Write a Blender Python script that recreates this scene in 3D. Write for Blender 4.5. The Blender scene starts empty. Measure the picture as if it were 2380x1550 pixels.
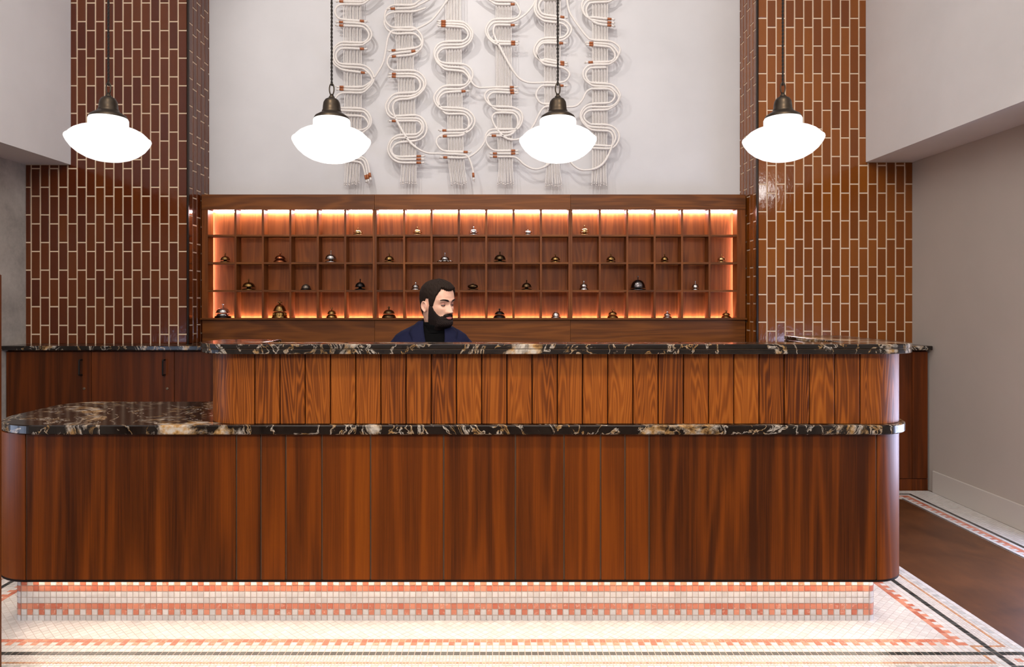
import bpy, bmesh, math, random
import numpy as np
from mathutils import Vector, Matrix

random.seed(7)
rng = np.random.default_rng(7)
PI = math.pi
SC = bpy.context.scene
COL = SC.collection

# ------------------------------------------------------------------ camera
F = 1600.0            # focal length in pixels of the 2380 px frame
VX, VY = 1166.0, 705.0
H = 1.30              # eye height
cam_d = bpy.data.cameras.new('camera')
cam = bpy.data.objects.new('camera', cam_d)
COL.objects.link(cam)
cam.location = (0, 0, H)
cam.rotation_euler = (PI / 2, 0, 0)
cam_d.sensor_fit = 'HORIZONTAL'
cam_d.sensor_width = 36.0
cam_d.lens = F / 2380 * 36.0
cam_d.shift_x = (1190 - VX) / 2380
cam_d.shift_y = -(775 - VY) / 2380
cam_d.clip_start = 0.02
SC.camera = cam

# ------------------------------------------------------------------ world, exposure
SC.view_settings.view_transform = 'Standard'
SC.view_settings.look = 'None'
SC.view_settings.gamma = 1.0
SC.view_settings.use_curve_mapping = False
SC.view_settings.exposure = 0.2
SC.cycles.use_denoising = True
SC.cycles.max_bounces = 8
SC.cycles.diffuse_bounces = 5
SC.cycles.glossy_bounces = 4
SC.cycles.sample_clamp_indirect = 6.0
wd = bpy.data.worlds.new('world')
SC.world = wd
wd.use_nodes = True
wd.node_tree.nodes['Background'].inputs[0].default_value = (0.62, 0.74, 1.0, 1)
wd.node_tree.nodes['Background'].inputs[1].default_value = 0.9


def area(name, loc, rot, sx, sy, power, color):
    d = bpy.data.lights.new(name, 'AREA')
    d.shape = 'RECTANGLE'
    d.size, d.size_y = sx, sy
    d.energy = power
    d.color = color
    o = bpy.data.objects.new(name, d)
    COL.objects.link(o)
    o.location = loc
    o.rotation_euler = rot
    return o


def spot(name, loc, target, power, color, angle, blend, radius):
    d = bpy.data.lights.new(name, 'SPOT')
    d.energy = power
    d.color = color
    d.spot_size = angle
    d.spot_blend = blend
    d.shadow_soft_size = radius
    o = bpy.data.objects.new(name, d)
    COL.objects.link(o)
    o.location = loc
    o.rotation_euler = (Vector(target) - Vector(loc)).to_track_quat('-Z', 'Y').to_euler()
    return o


# daylight through the high window behind the camera and the side windows
area('rear_window_daylight', (-0.2, -3.95, 4.3), (math.radians(72), 0, 0), 5.4, 1.35, 235, (1.0, 0.96, 0.9))
area('right_window_daylight', (3.12, 2.95, 0.6), (0, PI / 2, 0), 0.8, 1.5, 50, (0.6, 0.68, 1.0))
area('left_window_daylight', (-3.6, 2.1, 0.6), (0, -PI / 2, 0), 0.8, 1.4, 8, (0.65, 0.75, 1.0))
# ceiling spotlights of the lobby
spot('ceiling_spot_art_left', (-1.6, 3.0, 4.6), (-0.7, 5.33, 3.0), 80, (1.0, 0.95, 0.91), 1.25, 0.6, 0.02)
spot('ceiling_spot_art_right', (0.1, 3.0, 4.6), (0.7, 5.33, 2.9), 85, (1.0, 0.95, 0.91), 1.25, 0.6, 0.02)
spot('ceiling_spot_desk_a', (-1.1, 1.2, 4.2), (-0.7, 2.75, 0.7), 165, (1.0, 0.82, 0.6), 1.15, 0.9, 0.12)
spot('ceiling_spot_desk_b', (0.9, 1.2, 4.2), (0.8, 2.75, 0.7), 165, (1.0, 0.82, 0.6), 1.15, 0.9, 0.12)
area('ceiling_cove', (-0.2, 1.5, 5.12), (0, 0, 0), 4.5, 4.0, 52, (1.0, 0.97, 0.93))
area('bulkhead_lamp', (2.61, 3.12, 2.42), (0, math.radians(62), math.radians(-18)), 0.16, 0.16, 3.0, (1.0, 0.96, 0.92))


# ------------------------------------------------------------------ helpers
def PX(x, D):
    return (x - VX) * D / F


def PZ(y, D):
    return H + (VY - y) * D / F


def mesh(name, vs, fs, mat=None, parent=None, smooth=False):
    me = bpy.data.meshes.new(name)
    me.from_pydata([tuple(v) for v in vs], [], [tuple(f) for f in fs])
    if smooth:
        me.polygons.foreach_set('use_smooth', [True] * len(me.polygons))
    if mat is not None:
        me.materials.append(mat)
    o = bpy.data.objects.new(name, me)
    COL.objects.link(o)
    if parent is not None:
        o.parent = parent
    return o


def inst(name, me, parent=None, loc=(0, 0, 0), rot=(0, 0, 0)):
    o = bpy.data.objects.new(name, me)
    COL.objects.link(o)
    if parent is not None:
        o.parent = parent
    o.location = loc
    o.rotation_euler = rot
    return o


def empty(name, loc=(0, 0, 0), rz=0.0):
    o = bpy.data.objects.new(name, None)
    COL.objects.link(o)
    o.location = loc
    o.rotation_euler = (0, 0, rz)
    o.empty_display_size = 0.05
    return o


def tag(o, label=None, cat=None, group=None, kind=None):
    if label:
        o['label'] = label
    if cat:
        o['category'] = cat
    if group:
        o['group'] = group
    if kind:
        o['kind'] = kind
    return o


def struct(o, label, cat='wall'):
    return tag(o, label, cat, kind='structure')


class G:
    """collects shapes for one mesh"""

    def __init__(s):
        s.v = []
        s.f = []
        s.c = []

    def add(s, vs, fs, col=None):
        n = len(s.v)
        s.v += [tuple(v) for v in vs]
        s.f += [tuple(i + n for i in f) for f in fs]
        if col is not None:
            s.c += [col] * len(fs)
        return s

    def box(s, x0, x1, y0, y1, z0, z1, b=0.0, col=None):
        if b <= 0:
            vs = [(x0, y0, z0), (x1, y0, z0), (x1, y1, z0), (x0, y1, z0), (x0, y0, z1), (x1, y0, z1), (x1, y1, z1), (x0, y1, z1)]
            fs = [(0, 3, 2, 1), (4, 5, 6, 7), (0, 1, 5, 4), (1, 2, 6, 5), (2, 3, 7, 6), (3, 0, 4, 7)]
            return s.add(vs, fs, col)
        bm = bmesh.new()
        bmesh.ops.create_cube(bm, size=1.0)
        for v in bm.verts:
            v.co = ((x0 + x1) / 2 + v.co.x * (x1 - x0), (y0 + y1) / 2 + v.co.y * (y1 - y0), (z0 + z1) / 2 + v.co.z * (z1 - z0))
        bmesh.ops.bevel(bm, geom=bm.edges[:], offset=b, segments=2, affect='EDGES', profile=0.5)
        bm.verts.index_update()
        vs = [v.co[:] for v in bm.verts]
        fs = [[v.index for v in f.verts] for f in bm.faces]
        bm.free()
        return s.add(vs, fs, col)

    def prism(s, pts, z0, z1, b=0.0):
        """plan polygon (counter clockwise) extruded in z, with an eased edge"""
        n = len(pts)
        if b > 0:
            ins = offset_poly(pts, -b)
            levels = [(ins, z0), (pts, z0 + b), (pts, z1 - b), (ins, z1)]
        else:
            levels = [(pts, z0), (pts, z1)]
        vs = []
        fs = []
        for p, z in levels:
            vs += [(q[0], q[1], z) for q in p]
        for L in range(len(levels) - 1):
            for i in range(n):
                j = (i + 1) % n
                fs.append((L * n + i, L * n + j, (L + 1) * n + j, (L + 1) * n + i))
        fs.append(tuple(reversed(range(n))))
        fs.append(tuple((len(levels) - 1) * n + i for i in range(n)))
        return s.add(vs, fs)

    def lathe(s, prof, cx=0, cy=0, cz=0, seg=24):
        vs = []
        fs = []
        for r, z in prof:
            for k in range(seg):
                a = 2 * PI * k / seg
                vs.append((cx + r * math.cos(a), cy + r * math.sin(a), cz + z))
        n = len(prof)
        for i in range(n - 1):
            for k in range(seg):
                l = (k + 1) % seg
                fs.append((i * seg + k, i * seg + l, (i + 1) * seg + l, (i + 1) * seg + k))
        if prof[0][0] > 1e-6:
            fs.append(tuple(reversed(range(seg))))
        if prof[-1][0] > 1e-6:
            fs.append(tuple((n - 1) * seg + k for k in range(seg)))
        return s.add(vs, fs)

    def tube(s, pts, r, seg=8, cap=True, flat=1.0):
        pts = [Vector(p) for p in pts]
        n = len(pts)
        rs = r if isinstance(r, (list, tuple)) else [r] * n
        vs = []
        fs = []
        up = Vector((0, 1, 0))
        for i, p in enumerate(pts):
            t = (pts[min(i + 1, n - 1)] - pts[max(i - 1, 0)])
            t = t.normalized() if t.length > 1e-9 else Vector((1, 0, 0))
            a = up - t * up.dot(t)
            if a.length < 1e-3:
                a = Vector((1, 0, 0)) - t * t.x
            a.normalize()
            up = a
            b = t.cross(a)
            for k in range(seg):
                q = 2 * PI * k / seg
                vs.append(p + a * (rs[i] * math.cos(q) * flat) + b * (rs[i] * math.sin(q)))
        for i in range(n - 1):
            for k in range(seg):
                l = (k + 1) % seg
                fs.append((i * seg + k, i * seg + l, (i + 1) * seg + l, (i + 1) * seg + k))
        if cap:
            fs.append(tuple(reversed(range(seg))))
            fs.append(tuple((n - 1) * seg + k for k in range(seg)))
        return s.add(vs, fs)

    def build(s, name, mat, parent=None, smooth=False, colors=False):
        o = mesh(name, s.v, s.f, mat, parent, smooth)
        if colors:
            at = o.data.color_attributes.new('Col', 'FLOAT_COLOR', 'CORNER')
            buf = []
            for p, c in zip(o.data.polygons, s.c):
                buf += [c[0], c[1], c[2], 1.0] * p.loop_total
            at.data.foreach_set('color', buf)
        return o


def offset_poly(pts, d):
    out = []
    n = len(pts)
    for i in range(n):
        p0, p1, p2 = Vector(pts[i - 1]), Vector(pts[i]), Vector(pts[(i + 1) % n])
        e1 = (p1 - p0).normalized()
        e2 = (p2 - p1).normalized()
        n1 = Vector((e1.y, -e1.x))
        n2 = Vector((e2.y, -e2.x))
        m = n1 + n2
        if m.length < 1e-6:
            m = n1
        m.normalize()
        k = d / max(0.35, m.dot(n1))
        q = p1 + m * k
        out.append((q.x, q.y))
    return out


def arc(cx, cy, r, a0, a1, n=12):
    return [(cx + r * math.cos(a0 + (a1 - a0) * i / n), cy + r * math.sin(a0 + (a1 - a0) * i / n)) for i in range(n + 1)]


def catmull(pts, step=6):
    P = [np.array(p, float) for p in pts]
    P = [2 * P[0] - P[1]] + P + [2 * P[-1] - P[-2]]
    out = []
    for i in range(1, len(P) - 2):
        p0, p1, p2, p3 = P[i - 1], P[i], P[i + 1], P[i + 2]
        for k in range(step):
            t = k / step
            out.append(0.5 * ((2 * p1) + (-p0 + p2) * t + (2 * p0 - 5 * p1 + 4 * p2 - p3) * t * t + (-p0 + 3 * p1 - 3 * p2 + p3) * t ** 3))
    out.append(P[-2])
    return out


# ------------------------------------------------------------------ materials
def srgb(r, g, b):
    def f(c):
        c /= 255.0
        return c / 12.92 if c <= 0.04045 else ((c + 0.055) / 1.055) ** 2.4
    return (f(r), f(g), f(b), 1.0)


class N:
    def __init__(s, name):
        s.m = bpy.data.materials.new(name)
        s.m.use_nodes = True
        s.t = s.m.node_tree
        s.bsdf = s.t.nodes['Principled BSDF']

    def n(s, typ, **kw):
        x = s.t.nodes.new(typ)
        for k, v in kw.items():
            setattr(x, k, v)
        return x

    def l(s, a, b):
        s.t.links.new(a, b)

    def set(s, **kw):
        for k, v in kw.items():
            s.bsdf.inputs[k.replace('_', ' ')].default_value = v
        return s

    def coords(s, scale=(1, 1, 1), jitter=True):
        tc = s.n('ShaderNodeTexCoord')
        out = tc.outputs['Object']
        if jitter:
            oi = s.n('ShaderNodeObjectInfo')
            mu = s.n('ShaderNodeVectorMath', operation='SCALE')
            mu.inputs[0].default_value = (37.0, 11.0, 53.0)
            s.l(oi.outputs['Random'], mu.inputs['Scale'])
            ad = s.n('ShaderNodeVectorMath', operation='ADD')
            s.l(out, ad.inputs[0])
            s.l(mu.outputs[0], ad.inputs[1])
            out = ad.outputs[0]
        mp = s.n('ShaderNodeVectorMath', operation='MULTIPLY')
        mp.inputs[1].default_value = scale
        s.l(out, mp.inputs[0])
        return mp.outputs[0]

    def noise(s, vec, scale=1.0, detail=4.0, rough=0.5, dist=0.0):
        x = s.n('ShaderNodeTexNoise')
        x.inputs['Scale'].default_value = scale
        x.inputs['Detail'].default_value = detail
        x.inputs['Roughness'].default_value = rough
        x.inputs['Distortion'].default_value = dist
        s.l(vec, x.inputs['Vector'])
        return x.outputs['Fac']

    def math(s, op, a, b=None, c=None, clamp=False):
        x = s.n('ShaderNodeMath', operation=op, use_clamp=clamp)
        for i, v in enumerate((a, b, c)):
            if v is None:
                continue
            if isinstance(v, (int, float)):
                x.inputs[i].default_value = v
            else:
                s.l(v, x.inputs[i])
        return x.outputs[0]

    def ramp(s, fac, stops):
        x = s.n('ShaderNodeValToRGB')
        e = x.color_ramp.elements
        while len(e) < len(stops):
            e.new(0.5)
        for i, (p, c) in enumerate(stops):
            e[i].position = p
            e[i].color = c
        s.l(fac, x.inputs[0])
        return x.outputs[0]

    def mix(s, fac, a, b, mode='MIX'):
        x = s.n('ShaderNodeMix', data_type='RGBA', blend_type=mode)
        for sock, v in ((x.inputs[0], fac), (x.inputs[6], a), (x.inputs[7], b)):
            if isinstance(v, (int, float, tuple)):
                sock.default_value = v
            else:
                s.l(v, sock)
        return x.outputs[2]

    def bump(s, h, strength=0.2, dist=0.01):
        x = s.n('ShaderNodeBump')
        x.inputs['Strength'].default_value = strength
        x.inputs['Distance'].default_value = dist
        s.l(h, x.inputs['Height'])
        s.l(x.outputs[0], s.bsdf.inputs['Normal'])

    def col(s, c):
        s.l(c, s.bsdf.inputs['Base Color'])


def plain(name, c, rough=0.5, metal=0.0, **kw):
    m = N(name)
    m.set(Base_Color=c, Roughness=rough, Metallic=metal, **kw)
    return m.m


def wood(name, dark, mid, light, axis='Z', rings=26.0, rough=0.38, vary=0.35, ringw=0.55, fscale=1.0, coat=0.0, long=0.75):
    m = N(name)
    a, b = 9.0 * fscale, long * fscale
    fa, fb = 210.0, 3.5
    sc = {'Z': (a, a, b), 'X': (b, a, a)}[axis]
    sf = {'Z': (fa, fa, fb), 'X': (fb, fa, fa)}[axis]
    ss = {'Z': (16, 16, 0.5), 'X': (0.5, 16, 16)}[axis]
    n1 = m.noise(m.coords(sc), 1.0, 3.0, 0.5, 0.4)
    ring = m.math('SINE', m.math('MULTIPLY', n1, rings))
    ring = m.math('MULTIPLY_ADD', ring, 0.5, 0.5)
    ring = m.math('POWER', ring, 1.6)
    n2 = m.noise(m.coords(sf), 1.0, 3.0, 0.6)
    n3 = m.noise(m.coords(ss), 1.0, 2.0, 0.5)
    f = m.math('MULTIPLY', ring, ringw)
    f = m.math('ADD', f, m.math('MULTIPLY', n2, 0.45))
    f = m.math('ADD', f, m.math('MULTIPLY_ADD', n3, 0.45, -0.22))
    oi = m.n('ShaderNodeObjectInfo')
    f = m.math('ADD', f, m.math('MULTIPLY_ADD', oi.outputs['Random'], vary, -vary / 2), clamp=True)
    c = m.ramp(f, [(0.05, dark), (0.45, mid), (0.95, light)])
    m.col(c)
    m.set(Roughness=rough)
    m.bsdf.inputs['Specular IOR Level'].default_value = 0.24
    m.bsdf.inputs['Coat Weight'].default_value = coat
    m.bsdf.inputs['Coat Roughness'].default_value = 0.2
    m.bump(m.math('ADD', n2, ring), 0.12, 0.0015)
    return m.m


M = {}
M['panel'] = wood('walnut_panel', srgb(60, 25, 2), srgb(114, 54, 6), srgb(148, 76, 10), 'Z', 46, 0.42, 0.30, 0.24, 0.55, long=0.45)
M['board'] = wood('oak_board', srgb(78, 34, 6), srgb(144, 76, 20), srgb(174, 101, 34), 'Z', 290, 0.45, 0.30, 0.36, 0.7, long=0.55)
M['cab'] = wood('cubby_walnut', srgb(84, 41, 13), srgb(126, 68, 25), srgb(146, 85, 36), 'Z', 60, 0.45, 0.15, 0.18, 0.7)
M['cab_x'] = wood('cubby_walnut_cross', srgb(76, 39, 12), srgb(118, 66, 23), srgb(140, 82, 32), 'X', 60, 0.45, 0.15, 0.22, 0.7)
M['door'] = wood('cabinet_door_walnut', srgb(52, 21, 3), srgb(94, 42, 7), srgb(120, 58, 12), 'Z', 46, 0.42, 0.15, 0.22, 0.6, long=0.45)


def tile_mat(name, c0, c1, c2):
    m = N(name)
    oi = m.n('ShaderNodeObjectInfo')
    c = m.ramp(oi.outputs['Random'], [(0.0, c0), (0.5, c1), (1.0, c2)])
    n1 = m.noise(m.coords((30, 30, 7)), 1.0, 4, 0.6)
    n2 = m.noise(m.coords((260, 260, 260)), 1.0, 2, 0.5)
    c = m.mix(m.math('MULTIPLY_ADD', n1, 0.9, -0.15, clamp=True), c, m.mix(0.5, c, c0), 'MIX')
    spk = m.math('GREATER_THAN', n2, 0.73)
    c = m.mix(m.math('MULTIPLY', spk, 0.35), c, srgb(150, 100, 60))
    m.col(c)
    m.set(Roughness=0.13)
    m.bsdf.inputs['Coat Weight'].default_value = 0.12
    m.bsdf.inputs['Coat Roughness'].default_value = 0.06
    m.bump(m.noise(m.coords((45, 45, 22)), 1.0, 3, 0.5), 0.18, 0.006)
    return m.m


M['tile_l'] = tile_mat('glazed_tile_shaded', srgb(80, 29, 4), srgb(92, 38, 6), srgb(102, 48, 9))  # same glaze as the right wall, dimmer light painted in as darker red
M['tile_r'] = tile_mat('glazed_tile_lit', srgb(112, 56, 10), srgb(128, 67, 14), srgb(138, 76, 18))  # lit copy of that glaze, brighter light put into the colour
M['grout'] = plain('cream_grout', srgb(220, 194, 166), 0.85)


def marble():
    m = N('black_veined_marble')
    co = m.coords((1, 1, 1), jitter=False)
    w = m.n('ShaderNodeTexNoise')
    w.inputs['Scale'].default_value = 2.2
    w.inputs['Detail'].default_value = 5
    m.l(co, w.inputs['Vector'])
    mv = m.n('ShaderNodeVectorMath', operation='MULTIPLY_ADD')
    m.l(w.outputs['Color'], mv.inputs[0])
    mv.inputs[1].default_value = (0.5, 0.5, 0.5)
    m.l(co, mv.inputs[2])
    rot = m.n('ShaderNodeVectorRotate', rotation_type='Z_AXIS')
    rot.inputs['Angle'].default_value = 0.75
    m.l(mv.outputs[0], rot.inputs['Vector'])
    st = m.n('ShaderNodeVectorMath', operation='MULTIPLY')
    st.inputs[1].default_value = (2.0, 9.0, 5.0)
    m.l(rot.outputs[0], st.inputs[0])
    n1 = m.noise(st.outputs[0], 1.3, 6, 0.62)
    v1 = m.math('ABSOLUTE', m.math('SUBTRACT', n1, 0.5))
    thin = m.math('SUBTRACT', 1.0, m.math('MULTIPLY', v1, 60), clamp=True)
    st2 = m.n('ShaderNodeVectorMath', operation='MULTIPLY')
    st2.inputs[1].default_value = (1.1, 3.6, 2.5)
    m.l(rot.outputs[0], st2.inputs[0])
    n2 = m.noise(st2.outputs[0], 1.6, 7, 0.66)
    patch = m.math('MULTIPLY', m.math('SUBTRACT', n2, 0.555), 14, clamp=True)
    mask = m.noise(co, 1.7, 2, 0.5)
    thin = m.math('MULTIPLY', thin, m.math('MULTIPLY', m.math('SUBTRACT', mask, 0.24), 4.0, clamp=True))
    vein = m.math('MAXIMUM', m.math('MULTIPLY', thin, 0.8), m.math('MULTIPLY', patch, 0.9), clamp=True)
    gold = m.noise(co, 24.0, 3, 0.6)
    vc = m.ramp(gold, [(0.42, srgb(206, 196, 184)), (0.58, srgb(190, 150, 96)), (0.7, srgb(120, 86, 50))])
    dk = m.ramp(m.noise(st.outputs[0], 4.0, 4, 0.6), [(0.3, srgb(14, 11, 10)), (0.75, srgb(38, 30, 25))])
    m.col(m.mix(vein, dk, vc))
    m.set(Roughness=0.14)
    return m.m


M['marble'] = marble()


def paint(name, c, var=0.04, rough=0.7, scale=2.0):
    m = N(name)
    n1 = m.noise(m.coords((1, 1, 1), False), scale, 4, 0.55)
    lo = tuple(x * (1 - var) for x in c[:3]) + (1,)
    hi = tuple(min(1, x * (1 + var)) for x in c[:3]) + (1,)
    m.col(m.ramp(n1, [(0.3, lo), (0.7, hi)]))
    m.set(Roughness=rough)
    m.bump(m.noise(m.coords((1, 1, 1), False), 160, 2, 0.5), 0.04, 0.002)
    return m.m


M['white'] = paint('white_plaster', srgb(236, 233, 232))
M['alcove'] = paint('white_plaster_dimmed', srgb(204, 201, 201))  # same white plaster, darkened to hold down the light falling on this wall
M['taupe'] = paint('taupe_wall_paint', srgb(198, 189, 180), 0.03)
M['skirt'] = paint('baseboard_paint', srgb(212, 206, 199), 0.02, 0.45)
M['ceil'] = paint('ceiling_paint', srgb(225, 222, 218), 0.02)


def concrete():
    m = N('raw_concrete')
    co = m.coords((1, 1, 1), False)
    n1 = m.noise(co, 2.3, 6, 0.6, 0.3)
    n2 = m.noise(co, 30, 4, 0.6)
    f = m.math('ADD', m.math('MULTIPLY', n1, 0.8), m.math('MULTIPLY', n2, 0.25))
    m.col(m.ramp(f, [(0.35, srgb(150, 144, 136)), (0.55, srgb(184, 177, 168)), (0.75, srgb(206, 199, 190))]))
    m.set(Roughness=0.6)
    m.bump(n2, 0.1, 0.003)
    return m.m


M['concrete'] = concrete()


def brownfloor():
    m = N('mottled_brown_floor')
    co = m.coords((1, 1, 1), False)
    n1 = m.noise(co, 3.0, 6, 0.62, 0.6)
    n2 = m.noise(m.coords((5, 1.4, 1), False), 4.0, 5, 0.6)
    n3 = m.math('GREATER_THAN', m.noise(co, 26, 3, 0.6), 0.7)
    f = m.math('ADD', m.math('MULTIPLY', n1, 0.7), m.math('MULTIPLY', n2, 0.35))
    c = m.ramp(f, [(0.3, srgb(56, 30, 12)), (0.52, srgb(82, 48, 23)), (0.75, srgb(104, 62, 32))])
    c = m.mix(m.math('MULTIPLY', n3, 0.35), c, srgb(38, 22, 12))
    m.col(c)
    m.set(Roughness=0.42)
    return m.m


M['brown'] = brownfloor()
M['fgrout'] = plain('mosaic_grout', srgb(190, 172, 162), 0.85)


def mosaic_attr():
    m = N('mosaic_stone_coloured')
    at = m.n('ShaderNodeVertexColor', layer_name='Col')
    n1 = m.noise(m.coords((1, 1, 1), False), 60, 5, 0.65)
    c = m.mix(m.math('MULTIPLY_ADD', n1, 0.9, -0.33, clamp=True), at.outputs['Color'], srgb(196, 192, 190), 'MULTIPLY')
    m.col(c)
    m.set(Roughness=0.3)
    return m.m


M['mosaic'] = mosaic_attr()


def stone_single(name, c0, c1, vein):
    m = N(name)
    oi = m.n('ShaderNodeObjectInfo')
    c = m.ramp(oi.outputs['Random'], [(0.0, c0), (1.0, c1)])
    n1 = m.noise(m.coords((1, 1, 1)), 45, 5, 0.6)
    v = m.math('SUBTRACT', 1.0, m.math('MULTIPLY', m.math('ABSOLUTE', m.math('SUBTRACT', n1, 0.62)), 28), clamp=True)
    m.col(m.mix(m.math('MULTIPLY', v, 0.55), c, vein))
    m.set(Roughness=0.3)
    return m.m


CO0, CO1 = srgb(184, 98, 74), srgb(212, 140, 112)
M['coral'] = stone_single('coral_marble_tile', CO0, CO1, srgb(236, 208, 190))
M['black_tile'] = stone_single('dark_green_black_tile', srgb(26, 28, 27), srgb(56, 60, 58), srgb(96, 100, 96))
M['bronze'] = plain('aged_bronze', srgb(70, 62, 54), 0.4, 1.0)
M['dkmetal'] = plain('dark_bronze_metal', srgb(52, 44, 40), 0.35, 0.9)
M['inlay'] = plain('bronze_inlay', srgb(120, 100, 82), 0.4, 0.8)
M['black'] = plain('black_metal', srgb(20, 17, 16), 0.4, 0.4)
M['cord'] = plain('black_cloth_cord', srgb(30, 24, 21), 0.8)
M['rope'] = None


def ropemat():
    m = N('cream_cotton_rope')
    co = m.coords((1, 1, 1), False)
    n1 = m.noise(co, 220, 3, 0.6)
    m.col(m.ramp(n1, [(0.3, srgb(212, 203, 195)), (0.7, srgb(232, 226, 220))]))
    m.set(Roughness=0.9)
    m.bump(n1, 0.35, 0.003)
    return m.m


M['rope'] = ropemat()
M['copper'] = plain('copper_thread', srgb(160, 92, 52), 0.6, 0.1)


def emis(name, c, s):
    m = N(name)
    m.set(Base_Color=(0.9, 0.9, 0.9, 1), Roughness=0.15)
    m.bsdf.inputs['Emission Color'].default_value = c
    m.bsdf.inputs['Emission Strength'].default_value = s
    return m.m


m_ = N('lit_opal_glass')
m_.set(Base_Color=(0.3, 0.3, 0.3, 1), Roughness=0.12)
m_.bsdf.inputs['Emission Color'].default_value = (1.0, 0.97, 0.94, 1)
tc_ = m_.n('ShaderNodeTexCoord')
sp_ = m_.n('ShaderNodeSeparateXYZ')
m_.l(tc_.outputs['Object'], sp_.inputs[0])
mr_ = m_.n('ShaderNodeMapRange')          # the glass around the bulb in the neck glows most
for k_, v_ in ((1, -0.06), (2, 0.07), (3, 0.9), (4, 1.2)):
    mr_.inputs[k_].default_value = v_
m_.l(sp_.outputs['Z'], mr_.inputs[0])
m_.l(mr_.outputs[0], m_.bsdf.inputs['Emission Strength'])
M['shade'] = m_.m
M['led_shelf'] = emis('warm_led_shelf', (1.0, 0.82, 0.9, 1), 95.0)
M['led_shelf_low'] = emis('warm_led_shelf_low', (1.0, 0.72, 0.82, 1), 85.0)
M['led_floor'] = emis('warm_led_plinth', (1.0, 0.88, 0.7, 1), 62.0)
M['glass'] = plain('window_glass', (0.9, 0.95, 1.0, 1), 0.02, 0.0, Transmission_Weight=1.0)

# ------------------------------------------------------------------ room shell
DT = 4.98        # tiled wall plane
DA = 5.336       # white alcove wall
XL, XR = -3.445, 2.973
XPL, XPR = -2.27, 1.849      # alcove sides
SXL, SXR = PX(165, DT), PX(2012, DT)
SZL, SZR = PZ(383, DT), PZ(377, DT)
ZC = 5.2
YB = -4.0
P = H / 53.9     # mosaic pitch

fl = G().box(XL - 0.3, XR + 0.4, YB, DA + 0.3, -0.12, 0.0).build('floor', M['brown'])
struct(fl, 'mottled brown floor with white mosaic borders around the desk', 'floor')
ce = G().box(XL - 0.3, XR + 0.4, YB, DA + 0.3, ZC, ZC + 0.15).build('ceiling', M['ceil'])
struct(ce, 'high white ceiling above the reception', 'ceiling')
o = G().box(XPL - 0.1, XPR + 0.1, DA, DA + 0.2, 0, ZC).build('wall_back', M['alcove'])
struct(o, 'white plaster alcove wall behind the rope hanging')
# right wall with a window opening out of the picture
WY0, WY1, WZ0, WZ1 = 2.2, 3.7, 0.2, 1.0
g = G().box(XR, XR + 0.12, YB, WY0, 0, ZC).box(XR, XR + 0.12, WY1, DT + 0.3, 0, ZC)
g.box(XR, XR + 0.12, WY0, WY1, 0, WZ0).box(XR, XR + 0.12, WY0, WY1, WZ1, ZC)
struct(g.build('wall_right', M['taupe']), 'taupe painted wall on the right under the white bulkhead')
LY0, LY1 = 1.4, 2.8
g = G().box(XL - 0.12, XL, YB, LY0, 0, ZC).box(XL - 0.12, XL, LY1, DT + 0.3, 0, ZC)
g.box(XL - 0.12, XL, LY0, LY1, 0, WZ0).box(XL - 0.12, XL, LY0, LY1, WZ1, ZC)
struct(g.build('wall_left', M['concrete']), 'raw grey concrete wall at the far left')
# rear wall behind the camera with the shop window
g = G().box(XL, -3.0, YB - 0.12, YB, 0, ZC).box(2.6, XR, YB - 0.12, YB, 0, ZC).box(-3.0, 2.6, YB - 0.12, YB, 0, 3.6).box(-3.0, 2.6, YB - 0.12, YB, 5.0, ZC)
struct(g.build('wall_front', M['white']), 'white wall with a high window behind the viewer')


def window(name, lab, x0, x1, y0, y1, z0, z1, alongx, nm):
    t = 0.03
    g = G()
    if alongx:
        for x in [x0 + (x1 - x0 - 2 * t) * i / nm for i in range(nm + 1)]:
            g.box(x, x + 2 * t, y0, y1, z0, z1)
        g.box(x0, x1, y0, y1, z0, z0 + 2 * t).box(x0, x1, y0, y1, z1 - 2 * t, z1)
    else:
        for y in [y0 + (y1 - y0 - 2 * t) * i / nm for i in range(nm + 1)]:
            g.box(x0, x1, y, y + 2 * t, z0, z1)
        g.box(x0, x1, y0, y1, z0, z0 + 2 * t).box(x0, x1, y0, y1, z1 - 2 * t, z1)
    o = g.build(name, M['black'])
    struct(o, lab, 'window')


window('window_1', 'dark framed side window in the right wall', XR + 0.03, XR + 0.09, WY0, WY1, WZ0, WZ1, False, 2)
window('window_2', 'dark framed side window in the concrete wall', XL - 0.09, XL - 0.03, LY0, LY1, WZ0, WZ1, False, 2)
window('window_3', 'high dark framed window behind the viewer', -3.0, 2.6, YB - 0.09, YB - 0.03, 3.6, 5.0, True, 4)

o = G().box(SXR, XR + 0.001, YB, DT - 0.002, SZR, ZC).build('wall_bulkhead_right', M['white'])
struct(o, 'white boxed bulkhead overhanging the right wall')
o = G().box(XL - 0.001, SXL, YB, DT - 0.002, SZL, ZC).build('wall_bulkhead_left', M['white'])
struct(o, 'white boxed bulkhead overhanging the concrete wall')

# baseboard
zb = PZ(1091, 4.77)
g = G().box(XR - 0.012, XR, YB, WY0 - 0.05, 0, zb, 0.003).box(XR - 0.012, XR, WY0 - 0.05, 4.735, 0, zb, 0.003)
struct(g.build('baseboard_right', M['skirt']), 'taupe baseboard along the right wall', 'baseboard')

# ------------------------------------------------------------------ glazed brick walls
TPX, TPZ = 21.36 * DT / F, 64.2 * DT / F
GR = 0.0094
_tm = {}


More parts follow.
